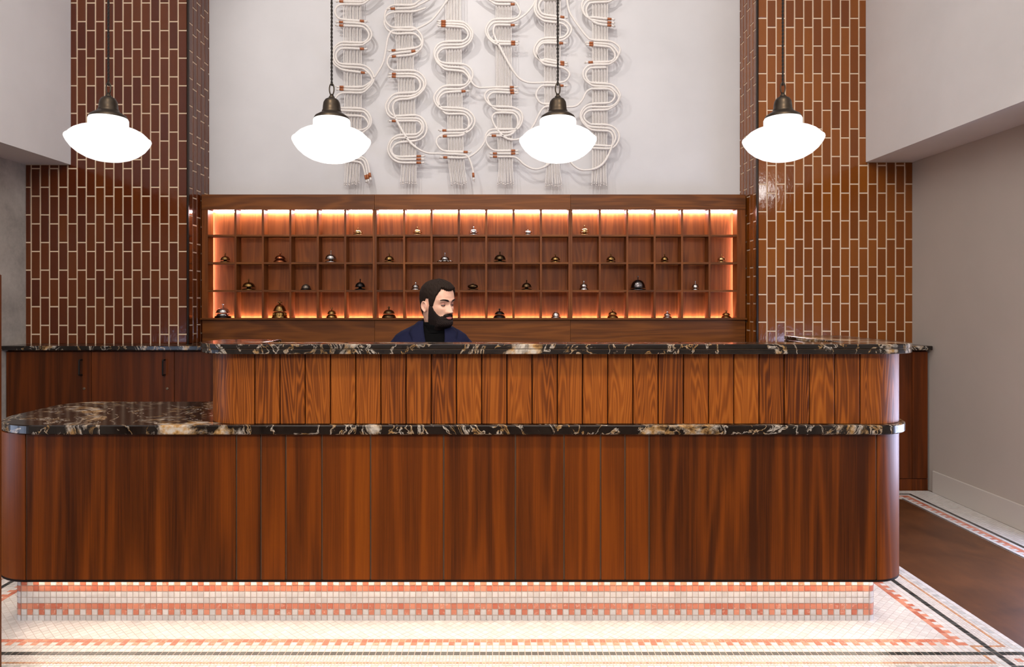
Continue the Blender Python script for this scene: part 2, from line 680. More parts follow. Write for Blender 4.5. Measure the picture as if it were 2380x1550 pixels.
def tile_mesh(w, h, mat, key):
    k = (round(w, 3), round(h, 3), key)
    if k not in _tm:
        w, h = k[0], k[1]
        b = 0.0022
        vs = []
        for (dx, y) in ((0, 0.0), (0, -0.0022), (b, -0.0042)):
            vs += [(-w / 2 + dx, y, -h / 2 + dx), (w / 2 - dx, y, -h / 2 + dx), (w / 2 - dx, y, h / 2 - dx), (-w / 2 + dx, y, h / 2 - dx)]
        fs = [(8, 9, 10, 11)]
        for L in (0, 4):
            for i in range(4):
                j = (i + 1) % 4
                fs.append((L + i, L + j, L + 4 + j, L + 4 + i))
        me = bpy.data.meshes.new('wall_tile')
        me.from_pydata(vs, [], fs)
        me.materials.append(mat)
        _tm[k] = me
    return _tm[k]


Z_WT = PZ(804, 4.73)     # worktop top
ZT = PZ(-70, DT)         # tiles are single objects up to here


def tile_wall(name, x0, x1, mat, key, xref, dirn, jA, jB, cut_x, cut_z, side, label):
    """front face x0..x1 at y = DT plus the alcove return on `side`"""
    xs = x1 if side > 0 else x0
    g = G()
    g.box(x0, x1, DT + 0.004, DA + 0.25, 0, ZC)
    root = g.build(name, M['grout'])
    struct(root, label)
    more = G()

    def place(cx, cz, w, h, loc, rot):
        if w < 0.006 or h < 0.006:
            return
        if cz > ZT:
            # higher rows, out of the picture: one joined piece
            m = tile_mesh(w, h, mat, key)
            R = Matrix.Rotation(rot, 4, 'Z')
            more.add([tuple(Vector(loc) + R @ v.co) for v in m.vertices], [tuple(p.vertices) for p in m.polygons])
            return
        o = inst('wall_tile', tile_mesh(w, h, mat, key), root, loc,
                 (random.gauss(0, 0.0025), 0, rot + random.gauss(0, 0.003)))
        o.location.y += random.uniform(-0.0006, 0.0006)

    def column(a, b, zlist_ref, ztop, placef):
        k0 = math.floor((Z_WT - zlist_ref) / TPZ)
        k = k0
        while True:
            lo = max(zlist_ref + k * TPZ + GR / 2, Z_WT)
            hi = min(zlist_ref + (k + 1) * TPZ - GR / 2, ztop - 0.003)
            if zlist_ref + k * TPZ > ztop:
                break
            if hi - lo > 0.006:
                placef((a + b) / 2, (lo + hi) / 2, b - a, hi - lo)
            k += 1

    # front: columns counted away from the alcove corner
    i = 0
    while True:
        if dirn > 0:
            a = xref + i * TPX
            b = a + TPX - GR
        else:
            b = xref - i * TPX
            a = b - TPX + GR
        if a > x1 - 0.006 or b < x0 + 0.006:
            break
        under = (a + b) / 2 > cut_x if dirn > 0 else (a + b) / 2 < cut_x
        a2, b2 = max(a, x0 + 0.002), min(b, x1 - 0.002)
        zr = jA if i % 2 == 0 else jB
        column(a2, b2, zr, cut_z if under else ZC, lambda cx, cz, w, h: place(cx, cz, w, h, (cx, DT + 0.004, cz), 0.0))
        i += 1
    # return into the alcove
    i = 0
    while True:
        a = DT + 0.012 + i * TPX
        b = a + TPX - GR
        if a > DA - 0.006:
            break
        b = min(b, DA - 0.002)
        zr = jB if i % 2 == 0 else jA
        column(a, b, zr, ZC, lambda cy, cz, w, h: place(cy, cz, w, h, (xs - 0.0002 * side, cy, cz), PI / 2 * side))
        i += 1
    if more.v:
        o = more.build('upper_tiles', mat, root)
        o['kind'] = 'stuff'
    return root


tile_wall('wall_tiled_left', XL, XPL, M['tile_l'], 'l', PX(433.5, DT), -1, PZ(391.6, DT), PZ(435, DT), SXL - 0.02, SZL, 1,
          'glazed brick wall with cream joints on the left, coloured darker for shade')
tile_wall('wall_tiled_right', XPR, XR, M['tile_r'], 'r', PX(1763, DT), 1, PZ(491.8, DT), PZ(512.8, DT), SXR + 0.02, SZR, -1,
          'glazed brick wall with cream joints on the right, coloured lighter for light')
o = G().box(XPL - 0.006, XPL + 0.008, DT - 0.008, DT + 0.008, Z_WT, ZC, 0.001).build('trim_1', M['dkmetal'])
struct(o, 'dark metal corner strip on the left glazed brick wall', 'corner trim')
o = G().box(XPR - 0.008, XPR + 0.006, DT - 0.008, DT + 0.008, Z_WT, ZC, 0.001).build('trim_2', M['dkmetal'])
struct(o, 'dark metal corner strip on the right glazed brick wall', 'corner trim')

# ------------------------------------------------------------------ mosaic floor
WHT = [(0.66, 0.63, 0.61), (0.61, 0.58, 0.56), (0.70, 0.67, 0.65), (0.64, 0.615, 0.60)]
GRY = [(0.50, 0.50, 0.49), (0.58, 0.58, 0.56), (0.66, 0.65, 0.63), (0.44, 0.45, 0.44)]
DRK = [(0.018, 0.02, 0.019), (0.03, 0.034, 0.032), (0.05, 0.054, 0.05)]
THN = [(0.52, 0.25, 0.11), (0.60, 0.32, 0.15), (0.46, 0.2, 0.09)]
COR = [(0.50, 0.14, 0.08), (0.58, 0.2, 0.12), (0.64, 0.26, 0.165)]


def pick(L):
    c = random.choice(L)
    k = random.uniform(0.94, 1.05)
    return (c[0] * k, c[1] * k, c[2] * k)


RX1 = 1.727
RX0 = RX1 - 162 * P
RY0 = 2.663
RY1 = RY0 + 40 * P
PLX0, PLX1, PLY0, PLY1 = PX(32, 2.818), PX(2037, 2.818), 2.818, 3.02
ZTOP = 0.0016
mos = G()
gg = G()
gg.box(RX0 - 10 * P, RX1 + 10 * P, RY0 - 10 * P, RY1 + 10 * P, -0.001, 0.0006)
coral_floor = []


def flat_tile(x0, x1, y0, y1, col):
    e = 0.0011
    x0 += e
    x1 -= e
    y0 += e
    y1 -= e
    z = ZTOP + random.uniform(-0.0002, 0.0002)
    s = 0.0006
    mos.add([(x0, y0, 0), (x1, y0, 0), (x1, y1, 0), (x0, y1, 0), (x0 + s, y0 + s, z), (x1 - s, y0 + s, z), (x1 - s, y1 - s, z), (x0 + s, y1 - s, z)],
            [(4, 5, 6, 7), (0, 1, 5, 4), (1, 2, 6, 5), (2, 3, 7, 6), (3, 0, 4, 7)], col)


for i in range(-172, 10):
    dx = i if i >= 0 else (-163 - i if i <= -163 else -1)
    for j in range(-10, 50):
        dy = (-1 - j) if j < 0 else (j - 40 if j >= 40 else -1)
        m = max(dx, dy)
        if m < 0:
            continue
        x0, y0 = RX1 + i * P, RY0 + j * P
        corner = dx >= 2 and dy >= 2
        if corner:
            if (dx == 4 and 2 <= dy <= 8) or (dy == 4 and 2 <= dx <= 8) or (dx == 8 and 4 <= dy <= 8) or (dy == 8 and 4 <= dx <= 8):
                flat_tile(x0, x0 + P, y0, y0 + P, pick(DRK))
                continue
            small = (5 <= dx <= 7 and 5 <= dy <= 7) or (dx == 2 and dy <= 7) or (dy == 2 and dx <= 7)
            if not small:
                flat_tile(x0, x0 + P, y0, y0 + P, pick(GRY[1:] + WHT[:2]))
                continue
            for a in (0, 1):
                for b in (0, 1):
                    hx = 2 * dx + (a if i >= 0 else 1 - a)
                    hy = 2 * dy + (b if j >= 40 else 1 - b)
                    c = pick(WHT)
                    if dx == 6 and dy == 6:
                        c = pick(COR)
                    elif (hx == 4 and 4 <= hy <= 14) or (hy == 4 and 4 <= hx <= 14):
                        c = pick(THN)
                    flat_tile(x0 + a * P / 2, x0 + (a + 1) * P / 2, y0 + b * P / 2, y0 + (b + 1) * P / 2, c)
            continue
        along = i if dy > dx else j
        if m == 0 or (m == 1 and along % 2 == 0):
            if j < 0 and dx < 0 and len(coral_floor) < 296:
                coral_floor.append((x0 + P / 2, y0 + P / 2))
            else:
                flat_tile(x0, x0 + P, y0, y0 + P, pick(COR))
        elif m in (1, 2, 3, 9):
            flat_tile(x0, x0 + P, y0, y0 + P, pick(WHT))
        elif m == 4:
            flat_tile(x0, x0 + P, y0, y0 + P, pick(DRK))
        elif m == 8:
            flat_tile(x0, x0 + P, y0, y0 + P, pick(GRY))
        else:
            for a in (0, 1):
                for b in (0, 1):
                    hx = 2 * dx + (a if i >= 0 else 1 - a)
                    hy = 2 * dy + (b if j >= 40 else 1 - b)
                    hm = hx if dx > dy else hy
                    flat_tile(x0 + a * P / 2, x0 + (a + 1) * P / 2, y0 + b * P / 2, y0 + (b + 1) * P / 2, pick(THN) if hm == 14 else pick(WHT))


def clip(poly, x0, x1, y0, y1):
    for ax, lim, sg in ((0, x0, 1), (0, x1, -1), (1, y0, 1), (1, y1, -1)):
        out = []
        for k in range(len(poly)):
            a, b = poly[k], poly[(k + 1) % len(poly)]
            da, db = sg * (a[ax] - lim), sg * (b[ax] - lim)
            if da >= 0:
                out.append(a)
            if (da >= 0) != (db >= 0):
                t = da / (da - db)
                out.append((a[0] + (b[0] - a[0]) * t, a[1] + (b[1] - a[1]) * t))
        poly = out
        if len(poly) < 3:
            return None
    return poly


q = 1.06 * P
hd = q / math.sqrt(2)
for a in range(-140, 140):
    for b in range(-140, 140):
        cx = (RX0 + RX1) / 2 + (a - b) * hd
        cy = RY0 + 0.11 + (a + b) * hd
        if not (RX0 - hd < cx < RX1 + hd and RY0 - hd < cy < RY1 + hd):
            continue
        if PLX0 + 0.03 < cx < PLX1 - 0.03 and PLY0 + 0.03 < cy < PLY1:
            continue
        h2 = hd - 0.0011
        poly = clip([(cx, cy - h2), (cx + h2, cy), (cx, cy + h2), (cx - h2, cy)], RX0 + 0.001, RX1 - 0.001, RY0 + 0.001, RY1 - 0.001)
        if not poly:
            continue
        z = ZTOP + random.uniform(-0.0002, 0.0002)
        n = len(poly)
        mos.add([(p[0], p[1], 0) for p in poly] + [(p[0], p[1], z) for p in poly],
                [tuple(n + k for k in range(n))] + [(k, (k + 1) % n, n + (k + 1) % n, n + k) for k in range(n)], pick(WHT))

# border along the right wall and in front of the back cabinets
CY = 4.775
bx0 = XR - 13 * P
for iu in range(0, 64):
    for iv in range(0, 140):
        x1, y1 = XR - 0.012 - iu * P, CY - iv * P
        u, v = iu - 7, iv - 3
        oo = min(u, v)
        if oo > 5:
            continue
        if x1 < 1.3:
            continue
        c = None
        if oo < 0:
            c = pick(WHT + GRY[2:3])
        elif oo == 0:
            c = pick(DRK)
        elif oo in (1, 4):
            c = pick(WHT)
        elif oo == 2:
            c = pick(COR)
        elif oo == 3:
            k = iv if u <= v else iu
            c = pick(COR) if k % 2 == 0 else pick(WHT)
        if oo == 5:
            if u <= v:
                flat_tile(x1 - P / 2, x1, y1 - P, y1, pick(DRK))
            else:
                flat_tile(x1 - P, x1, y1 - P / 2, y1, pick(DRK))
        else:
            flat_tile(x1 - P, x1, y1 - P, y1, c)
gg.box(XR - 0.012 - 12.5 * P, XR - 0.012, CY - 140 * P, CY, -0.001, 0.0006)
gg.box(1.3, XR - 0.012 - 12.5 * P, CY - 8.5 * P, CY, -0.001, 0.0006)
gg.build('mosaic_grout', M['fgrout'], fl)
o = mos.build('mosaic_field', M['mosaic'], fl, colors=True)
o['kind'] = 'stuff'
g = G()
e = P / 2 - 0.0011
g.add([(-e, -e, 0), (e, -e, 0), (e, e, 0), (-e, e, 0), (-e + .0006, -e + .0006, ZTOP), (e - .0006, -e + .0006, ZTOP), (e - .0006, e - .0006, ZTOP), (-e + .0006, e - .0006, ZTOP)],
      [(4, 5, 6, 7), (0, 1, 5, 4), (1, 2, 6, 5), (2, 3, 7, 6), (3, 0, 4, 7)])
first = g.build('mosaic_tile', M['coral'], fl)
first.location = (coral_floor[0][0], coral_floor[0][1], 0)
for (x, y) in coral_floor[1:]:
    inst('mosaic_tile', first.data, fl, (x, y, random.uniform(-0.0002, 0.0002)))

# ------------------------------------------------------------------ reception desk
DP = 2.727
ZPB = PZ(1351, DP)
ZL1 = PZ(988.5, 2.70)
ZL0 = PZ(1010.5, 2.70)
ZU1 = PZ(800, 2.682)
ZU0 = PZ(823, 2.682)
ZUM = (ZU0 + ZU1) / 2
YBK = 3.354
desk = empty('reception_desk', (-0.22, 2.9, 0))
tag(desk, 'long walnut reception desk with rounded ends on a tiled plinth', 'reception desk')
desk_inv = Vector((0.22, -2.9, 0))


def part(g, name, mat, parent=None, smooth=False, colors=False):
    g.v = [(v[0] + 0.22, v[1] - 2.9, v[2]) for v in g.v]
    return g.build(name, mat, parent or desk, smooth, colors)


def strip(path, z0, z1, t, b=0.0015):
    """vertical skin along a plan path (outer side is to the right of travel = towards the viewer), thickness t"""
    n = len(path)
    inner = []
    for i in range(n):
        p = Vector(path[i])
        d = (Vector(path[min(i + 1, n - 1)]) - Vector(path[max(i - 1, 0)])).normalized()
        nr = Vector((d.y, -d.x))
        inner.append((p.x - nr.x * t, p.y - nr.y * t))
    g = G()
    poly = list(path) + inner[::-1]
    g.prism(poly, z0, z1, 0)
    return g


# plan paths run left -> front -> right (outer side towards -y)
CLX, CLR = -1.885, 0.20          # left corner centre x and radius of the base
CRX, CRR = 1.485, 0.155
left_arc = [(CLX - CLR, YBK - 0.08), (CLX - CLR, 3.15)] + arc(CLX, DP + CLR, CLR, PI, 1.5 * PI, 36)
right_arc = arc(CRX, DP + CRR, CRR, 1.5 * PI, 2 * PI, 36) + [(CRX + CRR, 3.2), (CRX + CRR, 3.43)]
seams = [549, 606, 664, 748, 861, 1031, 1198, 1311, 1396, 1453, 1509]
xs = [CLX] + [PX(s, DP) for s in seams] + [CRX]
GAP = 0.0028
for k in range(len(xs) - 1):
    a, b = xs[k] + GAP, xs[k + 1] - GAP
    part(G().box(a, b, DP, DP + 0.02, ZPB + 0.006, ZL0 - 0.001, 0.0012), 'front_panel', M['panel'])
part(strip(left_arc[:-1] + [(CLX - GAP, DP)], ZPB + 0.006, ZL0 - 0.001, 0.02), 'curved_end_panel', M['panel'], smooth=False)
part(strip([(CRX + GAP, DP)] + right_arc[1:], ZPB + 0.006, ZL0 - 0.001, 0.02), 'curved_end_panel', M['panel'])
for x in xs:
    part(G().box(x - GAP, x + GAP, DP + 0.005, DP + 0.02, ZPB + 0.006, ZL0 - 0.001), 'metal_inlay', M['inlay'])
full = left_arc[:-1] + [(CLX, DP), (CRX, DP)] + right_arc[1:]
part(strip(offset_poly(full, 0.0), ZPB - 0.003, ZPB + 0.006, 0.03), 'bottom_trim', M['dkmetal'])
# carcass behind the skins and soffit above the plinth
inset = [(p[0], p[1]) for p in full]


def inner_path(path, t):
    n = len(path)
    out = []
    for i in range(n):
        d = (Vector(path[min(i + 1, n - 1)]) - Vector(path[max(i - 1, 0)])).normalized()
        out.append((path[i][0] - d.y * t, path[i][1] + d.x * t))
    return out


ip = inner_path(full, 0.0205)
part(G().prism(ip + [(CRX + 0.02, 3.43), (CRX + 0.02, 3.02), (CLX - 0.04, 3.02), (CLX - 0.04, YBK - 0.08)], ZPB + 0.012, ZL0 - 0.002), 'carcass', M['door'])
# LED strip under the overhang
part(G().box(CLX - 0.02, CRX + 0.06, 2.793, 2.797, ZPB + 0.0015, ZPB + 0.0115), 'light_strip', M['led_floor'])
part(G().box(1.566, 1.570, 2.86, 3.3, ZPB + 0.0035, ZPB + 0.0115), 'light_strip', M['led_floor'])
part(G().box(-2.029, -2.025, 2.9, 3.2, ZPB + 0.0035, ZPB + 0.0115), 'light_strip', M['led_floor'])
# plinth
rp = 0.03
pl = arc(PLX0 + rp, PLY0 + rp, rp, PI, 1.5 * PI, 6) + arc(PLX1 - rp, PLY0 + rp, rp, 1.5 * PI, 2 * PI, 6) + [(PLX1, PLY1), (PLX0, PLY1)]
pl_in = offset_poly(pl, -0.002)
plinth = part(G().prism(pl_in, 0.0, ZPB + 0.012), 'plinth', M['fgrout'])
ts = G()
nc = 144
w0 = PLX0 + rp
wp = (PLX1 - PLX0 - 2 * rp) / nc
e = 0.0011


def ptile(x0, x1, z0, z1):
    y = PLY0 - 0.0005
    s = 0.0007
    return ([(x0 + e, y + 0.003, z0 + e), (x1 - e, y + 0.003, z0 + e), (x1 - e, y + 0.003, z1 - e), (x0 + e, y + 0.003, z1 - e),
             (x0 + e + s, y, z0 + e + s), (x1 - e - s, y, z0 + e + s), (x1 - e - s, y, z1 - e - s), (x0 + e + s, y, z1 - e - s)],
            [(4, 5, 6, 7), (0, 1, 5, 4), (1, 2, 6, 5), (2, 3, 7, 6), (3, 0, 4, 7)])


pm = None
for r in range(8):
    z0, z1 = r * P, min((r + 1) * P, ZPB + 0.01)
    for c in range(nc):
        x0 = w0 + c * wp
        coral = r in (2, 5) or (r == 1 and c % 2 == 1) or (r == 6 and c % 2 == 0)
        single = coral and r in (1, 2) or (coral and r == 6)
        if single:
            if pm is None:
                vs, fs = ptile(-wp / 2, wp / 2, 0, P)
                pm = bpy.data.meshes.new('mosaic_tile')
                pm.from_pydata([(v[0], v[1] - PLY0, v[2]) for v in vs], [], fs)
                pm.materials.append(M['coral'])
            inst('mosaic_tile', pm, plinth, (x0 + wp / 2 + 0.22, PLY0 - 2.9, z0))
        else:
            vs, fs = ptile(x0, x0 + wp, z0, z1)
            ts.add(vs, fs, pick(COR) if coral else pick(WHT))
    # rounded corners and the short sides
    for sgn, cx in ((-1, PLX0 + rp), (1, PLX1 - rp)):
        for k in range(2 + 8):
            if k < 2:
                a0, a1 = 1.5 * PI + sgn * k * PI / 4, 1.5 * PI + sgn * (k + 1) * PI / 4
                pa = [(cx + (rp + 0.0005) * math.cos(a0 + (a1 - a0) * t), PLY0 + rp + (rp + 0.0005) * math.sin(a0 + (a1 - a0) * t)) for t in (0.05, 0.35, 0.65, 0.95)]
            else:
                y0 = PLY0 + rp + (k - 2) * P
                if y0 + P > PLY1:
                    break
                xx = cx + sgn * (rp + 0.0005)
                pa = [(xx, y0 + e), (xx, y0 + P - e)]
            coral = r in (2, 5) or (r == 1 and k % 2 == 0) or (r == 6 and k % 2 == 1)
            vs = [(p[0], p[1], z0 + e) for p in pa] + [(p[0], p[1], z1 - e) for p in pa]
            n = len(pa)
            ts.add(vs, [(i, i + 1, n + i + 1, n + i) if sgn > 0 else (i + 1, i, n + i, n + i + 1) for i in range(n - 1)], pick(COR) if coral else pick(WHT))
o = part(ts, 'mosaic_cladding', M['mosaic'], plinth, colors=True)
o['kind'] = 'stuff'

# raised front of vertical boards
UCL, UCR, UR = -1.145 * 0.909, 1.485, 0.155
us = [592 + 58.62 * k for k in range(25)]
ux = [PX(s, DP) for s in us]
for k in range(24):
    a, b = ux[k] + 0.0022, ux[k + 1] - 0.0022
    part(G().box(a, b, DP + random.uniform(-0.0008, 0.0008), DP + 0.02, ZL1 + 0.001, ZU0 - 0.001, 0.0022), 'front_board', M['board'])
ul = [(UCL - UR, 3.05), (UCL - UR, 2.95)] + arc(UCL, DP + UR, UR, PI, 1.5 * PI, 36)
ur = arc(UCR, DP + UR, UR, 1.5 * PI, 2 * PI, 36) + [(UCR + UR, 3.1), (UCR + UR, 3.43)]
part(strip(ul + [(ux[0] - 0.0022, DP)], ZL1 + 0.001, ZU0 - 0.001, 0.02), 'curved_end_board', M['board'])
part(strip([(ux[-1] + 0.0022, DP)] + ur, ZL1 + 0.001, ZU0 - 0.001, 0.02), 'curved_end_board', M['board'])
up = inner_path(ul + ur, 0.0205)
part(G().prism(up + [(1.43, 3.43), (1.43, 2.80), (-0.995, 2.80), (-0.995, 3.05)], ZL1 + 0.001, ZU0 - 0.001), 'raised_carcass', M['door'])

# stone tops
R2 = 0.27
low = [(-2.095 + 0.14, YBK)] + arc(-2.095 + 0.14, YBK - 0.14, 0.14, PI / 2, PI, 8)[1:] + arc(-1.825, 2.70 + R2, R2, PI, 1.5 * PI, 40) + arc(1.485, 2.70 + 0.172, 0.172, 1.5 * PI, 2 * PI, 32) + [(1.657, 3.44), (1.42, 3.44), (1.42, YBK)]
o = G().prism(low, ZL0, ZL1, 0.004).build('stone_worktop', M['marble'])
tag(o, 'low black veined marble worktop wrapping the desk, open at the left', 'worktop')
RO = UR + 0.045
upp = [(-0.98, 3.06), (UCL - RO + 0.05, 3.06)] + arc(UCL - RO + 0.05, 3.01, 0.05, PI / 2, PI, 5)[1:] + arc(UCL, DP + UR, RO, PI, 1.5 * PI, 36) + arc(UCR, DP + UR, RO, 1.5 * PI, 2 * PI, 36) + [(UCR + RO, 3.436), (1.41, 3.436), (1.41, 2.83), (-0.98, 2.83)]
ut = empty('stone_countertop', (0.2, 2.75, ZU0))
tag(ut, 'raised black marble countertop in two layers above the boarded front', 'countertop')
for nm, z0, z1 in (('lower_layer', ZU0, ZUM - 0.0008), ('upper_layer', ZUM + 0.0008, ZU1)):
    g = G().prism(upp, z0, z1, 0.0025)
    g.v = [(v[0] - 0.2, v[1] - 2.75, v[2] - ZU0) for v in g.v]
    g.build(nm, M['marble'], ut)
g = G().prism(offset_poly(upp, -0.004), ZUM - 0.001, ZUM + 0.001)
g.v = [(v[0] - 0.2, v[1] - 2.75, v[2] - ZU0) for v in g.v]
g.build('joint', M['inlay'], ut)

# ------------------------------------------------------------------ back cabinets and worktop
DC = 4.78
Z_WB = PZ(814, 4.73)
g = G().prism([(XL + 0.002, 4.73), (XR - 0.012, 4.73), (XR - 0.012, DT - 0.008), (XPR + 0.01, DT - 0.008), (XPR + 0.01, 5.15), (XPL - 0.01, 5.15), (XPL - 0.01, DT - 0.008), (XL + 0.002, DT - 0.008)][::1], Z_WB, Z_WT, 0.003)
o = g.build('back_worktop', M['marble'])
tag(o, 'narrow black marble worktop running along the glazed brick walls', 'worktop')


def cabinet(x0, x1, handle_side, label, lock=True, parts=True, toe=PZ(1112, DC)):
    root = empty('wall_cabinet', ((x0 + x1) / 2, DC + 0.09, 0))
    tag(root, label, 'cabinet', 'walnut cabinets under the back worktop')
    ox, oy = (x0 + x1) / 2, DC + 0.09

    def b(g, name, mat, par=root):
        g.v = [(v[0] - ox, v[1] - oy, v[2]) for v in g.v]
        return g.build(name, mat, par)
    b(G().box(x0 + 0.001, x1 - 0.001, DC + 0.02, DT - 0.01, 0.0, Z_WB - 0.001), 'body', M['door'])
    b(G().box(x0 + 0.001, x1 - 0.001, DC + 0.002, DC + 0.0195, 0.0, toe - 0.004), 'base_board', M['door'])
    d = b(G().box(x0 + 0.0018, x1 - 0.0018, DC, DC + 0.0195, toe, Z_WB - 0.012, 0.001), 'door', M['door'])
    if handle_side:
        hx = x1 - 0.064 if handle_side > 0 else x0 + 0.064
        z1, z0 = PZ(836, DC), PZ(871, DC)
        h = G().tube([(hx, DC + 0.004, z0), (hx, DC - 0.03, z0), (hx, DC - 0.034, z0 + 0.006), (hx, DC - 0.034, z1 - 0.006), (hx, DC - 0.03, z1), (hx, DC + 0.004, z1)], 0.0055, 8)
        b(h, 'handle', M['black'], d)
        zl = PZ(903, DC)
        g = G().tube([(hx + 0.016, DC + 0.002, zl), (hx + 0.016, DC - 0.004, zl), (hx + 0.016, DC - 0.005, zl)], [0.009, 0.009, 0.006], 14)
        b(g, 'lock', M['inlay'], d)
    return root


cx1, cx2 = PX(212, DC), PX(405, DC)
cw = cx2 - cx1
cabinet(XL + 0.003, cx1, 1, 'walnut cabinet with black bar handle beside the concrete wall')
cabinet(cx1, cx2, 1, 'second walnut cabinet with black bar handle from the concrete wall')
cabinet(cx2, cx2 + cw, 1, 'third walnut cabinet from the concrete wall, partly hidden by the desk')
xr1 = PX(2120, DC)
xm = cx2 + cw
ORD_ = ['first', 'second', 'third', 'fourth', 'fifth']
nm_ = 5
wm_ = (xr1 - cw - xm) / nm_
for k in range(nm_):
    cabinet(xm + k * wm_, xm + (k + 1) * wm_, 1, '%s of five walnut cabinets hidden behind the desk, counted from the left' % ORD_[k])
cabinet(xr1 - cw, xr1, 0, 'walnut cabinet without handle under the right glazed brick wall')
cabinet(xr1, XR - 0.013, 0, 'narrow walnut end cabinet against the taupe wall')

# ------------------------------------------------------------------ key-rack style bell cabinet
DB = 5.172      # front of grid
DBK = 5.288     # face of back panel
rack = empty('bell_rack', ((XPL + XPR) / 2, 5.24, Z_WT))
tag(rack, 'walnut pigeonhole rack with lit cubbies holding desk bells', 'shelf rack')
RO3 = Vector(((XPL + XPR) / 2, 5.24, Z_WT))


def rk(g, name, mat, par=None, smooth=False):
    g.v = [(v[0] - RO3.x, v[1] - RO3.y, v[2] - RO3.z) for v in g.v]
    return g.build(name, mat, par or rack, smooth)


zt, zo = PZ(452, DB), PZ(487, DB)
zbot = PZ(739, DB)
S1, S2 = PX(870.5, DB), PX(1326, DB)
xi0, xi1 = PX(483, DB), PX(1713, DB)
x0r, x1r = XPL + 0.016, XPR - 0.016
for a, b in ((x0r, S1), (S1, S2), (S2, x1r)):
    rk(G().box(a + 0.0008, b - 0.0008, DB - 0.004, DBK + 0.04, zo, zt, 0.001), 'top_rail', M['cab_x'])
    rk(G().box(a + 0.0008, b - 0.0008, DB + 0.006, DBK, Z_WT + 0.0005, zbot - 0.014, 0.001), 'lower_panel', M['cab_x'])
    rk(G().box(a + 0.0008, b - 0.0008, DBK, DBK + 0.018, zbot - 0.013, zo - 0.0005), 'back_panel', M['cab'])
rk(G().box(x0r, xi0, DB, DBK - 0.016, zbot, zo - 0.0005, 0.001), 'stile', M['cab'])
rk(G().box(xi1, x1r, DB, DBK - 0.016, zbot, zo - 0.0005, 0.001), 'stile', M['cab'])
rk(G().box(XPL + 0.010, XPR - 0.010, DB - 0.02, DBK - 0.018, zbot - 0.013, zbot, 0.001), 'ledge', M['cab_x'])
sections = [(xi0, PX(866, DB), 6), (PX(875.5, DB), PX(1321, DB), 7), (PX(1330.5, DB), xi1, 6)]
cells = []
tw = 0.0155
DG = DBK - 0.016
for si, (a, b, n) in enumerate(sections):
    pitch = (b - a) / n
    for k in range(n):
        cells.append((a + k * pitch + (tw / 2 if k else 0), a + (k + 1) * pitch - (tw / 2 if k < n - 1 else 0)))
    for k in range(1, n):
        x = a + k * pitch
        rk(G().box(x - tw / 2, x + tw / 2, DB + 0.001, DG, zbot, zo - 0.0005, 0.0008), 'divider', M['cab'])
for a, b in ((PX(866, DB), PX(870.4, DB)), (PX(870.6, DB), PX(875.5, DB)), (PX(1321, DB), PX(1325.9, DB)), (PX(1326.1, DB), PX(1330.5, DB))):
    rk(G().box(a, b, DB, DG, zbot, zo - 0.0005, 0.0008), 'divider', M['cab'])
rows = [PZ(547.5, DB), PZ(611.5, DB), PZ(676, DB)]
shelf_top = [z + 0.0075 for z in rows] + [zbot]
for z in rows:
    for ci, (a, b) in enumerate(cells):
        rk(G().box(a, b, DB + 0.0015, DG, z - 0.0075, z + 0.0075, 0.0007), 'shelf', M['cab_x'])
# LED strips in the gap behind the grid
rk(G().box(xi0 + 0.004, xi1 - 0.004, DG - 0.008, DBK - 0.006, zo - 0.006, zo - 0.001), 'light_strip', M['led_shelf'])
rk(G().box(xi0 + 0.004, xi1 - 0.004, DG + 0.001, DBK - 0.003, zbot - 0.0125, zbot - 0.008), 'light_strip', M['led_shelf_low'])
rk(G().box(xi0 - 0.030, xi0 - 0.022, DG + 0.001, DBK - 0.003, zbot + 0.01, zo - 0.01), 'light_strip', M['led_shelf_low'])
rk(G().box(xi1 + 0.022, xi1 + 0.030, DG + 0.001, DBK - 0.003, zbot + 0.01, zo - 0.01), 'light_strip', M['led_shelf_low'])


# ------------------------------------------------------------------ desk bells
def metal(name, c, rough):
    m = N(name)
    n1 = m.noise(m.coords((1, 1, 1)), 60, 4, 0.6)
    lo = tuple(x * 0.6 for x in c[:3]) + (1,)
    m.col(m.ramp(n1, [(0.35, lo), (0.6, c)]))
    m.set(Metallic=1.0, Roughness=rough)
    return m.m


BM = {
    'brass': metal('old_brass', srgb(158, 124, 74), 0.24),
    'gold': metal('bright_brass', srgb(206, 172, 120), 0.2),
    'copper': metal('copper_metal', srgb(176, 106, 70), 0.25),
    'silver': metal('silver_metal', srgb(214, 208, 204), 0.16),
    'dsilver': metal('dark_silver_metal', srgb(116, 110, 110), 0.2),
    'bronze': metal('dark_bronze_bell', srgb(100, 78, 54), 0.3),
    'iron': metal('black_iron', srgb(58, 52, 50), 0.35),
    'grey': metal('dull_grey_metal', srgb(132, 120, 108), 0.45),
}


def dome(R, h, z0):
    p = []
    for k in range(9):
        a = PI / 2 * k / 8
        p.append((R * math.cos(a) ** 0.85 if k < 8 else 0.0, z0 + h * math.sin(a)))
    return [(R * 0.93, z0 - 0.002), (R * 1.06, z0 - 0.001), (R * 1.05, z0 + 0.003)] + p


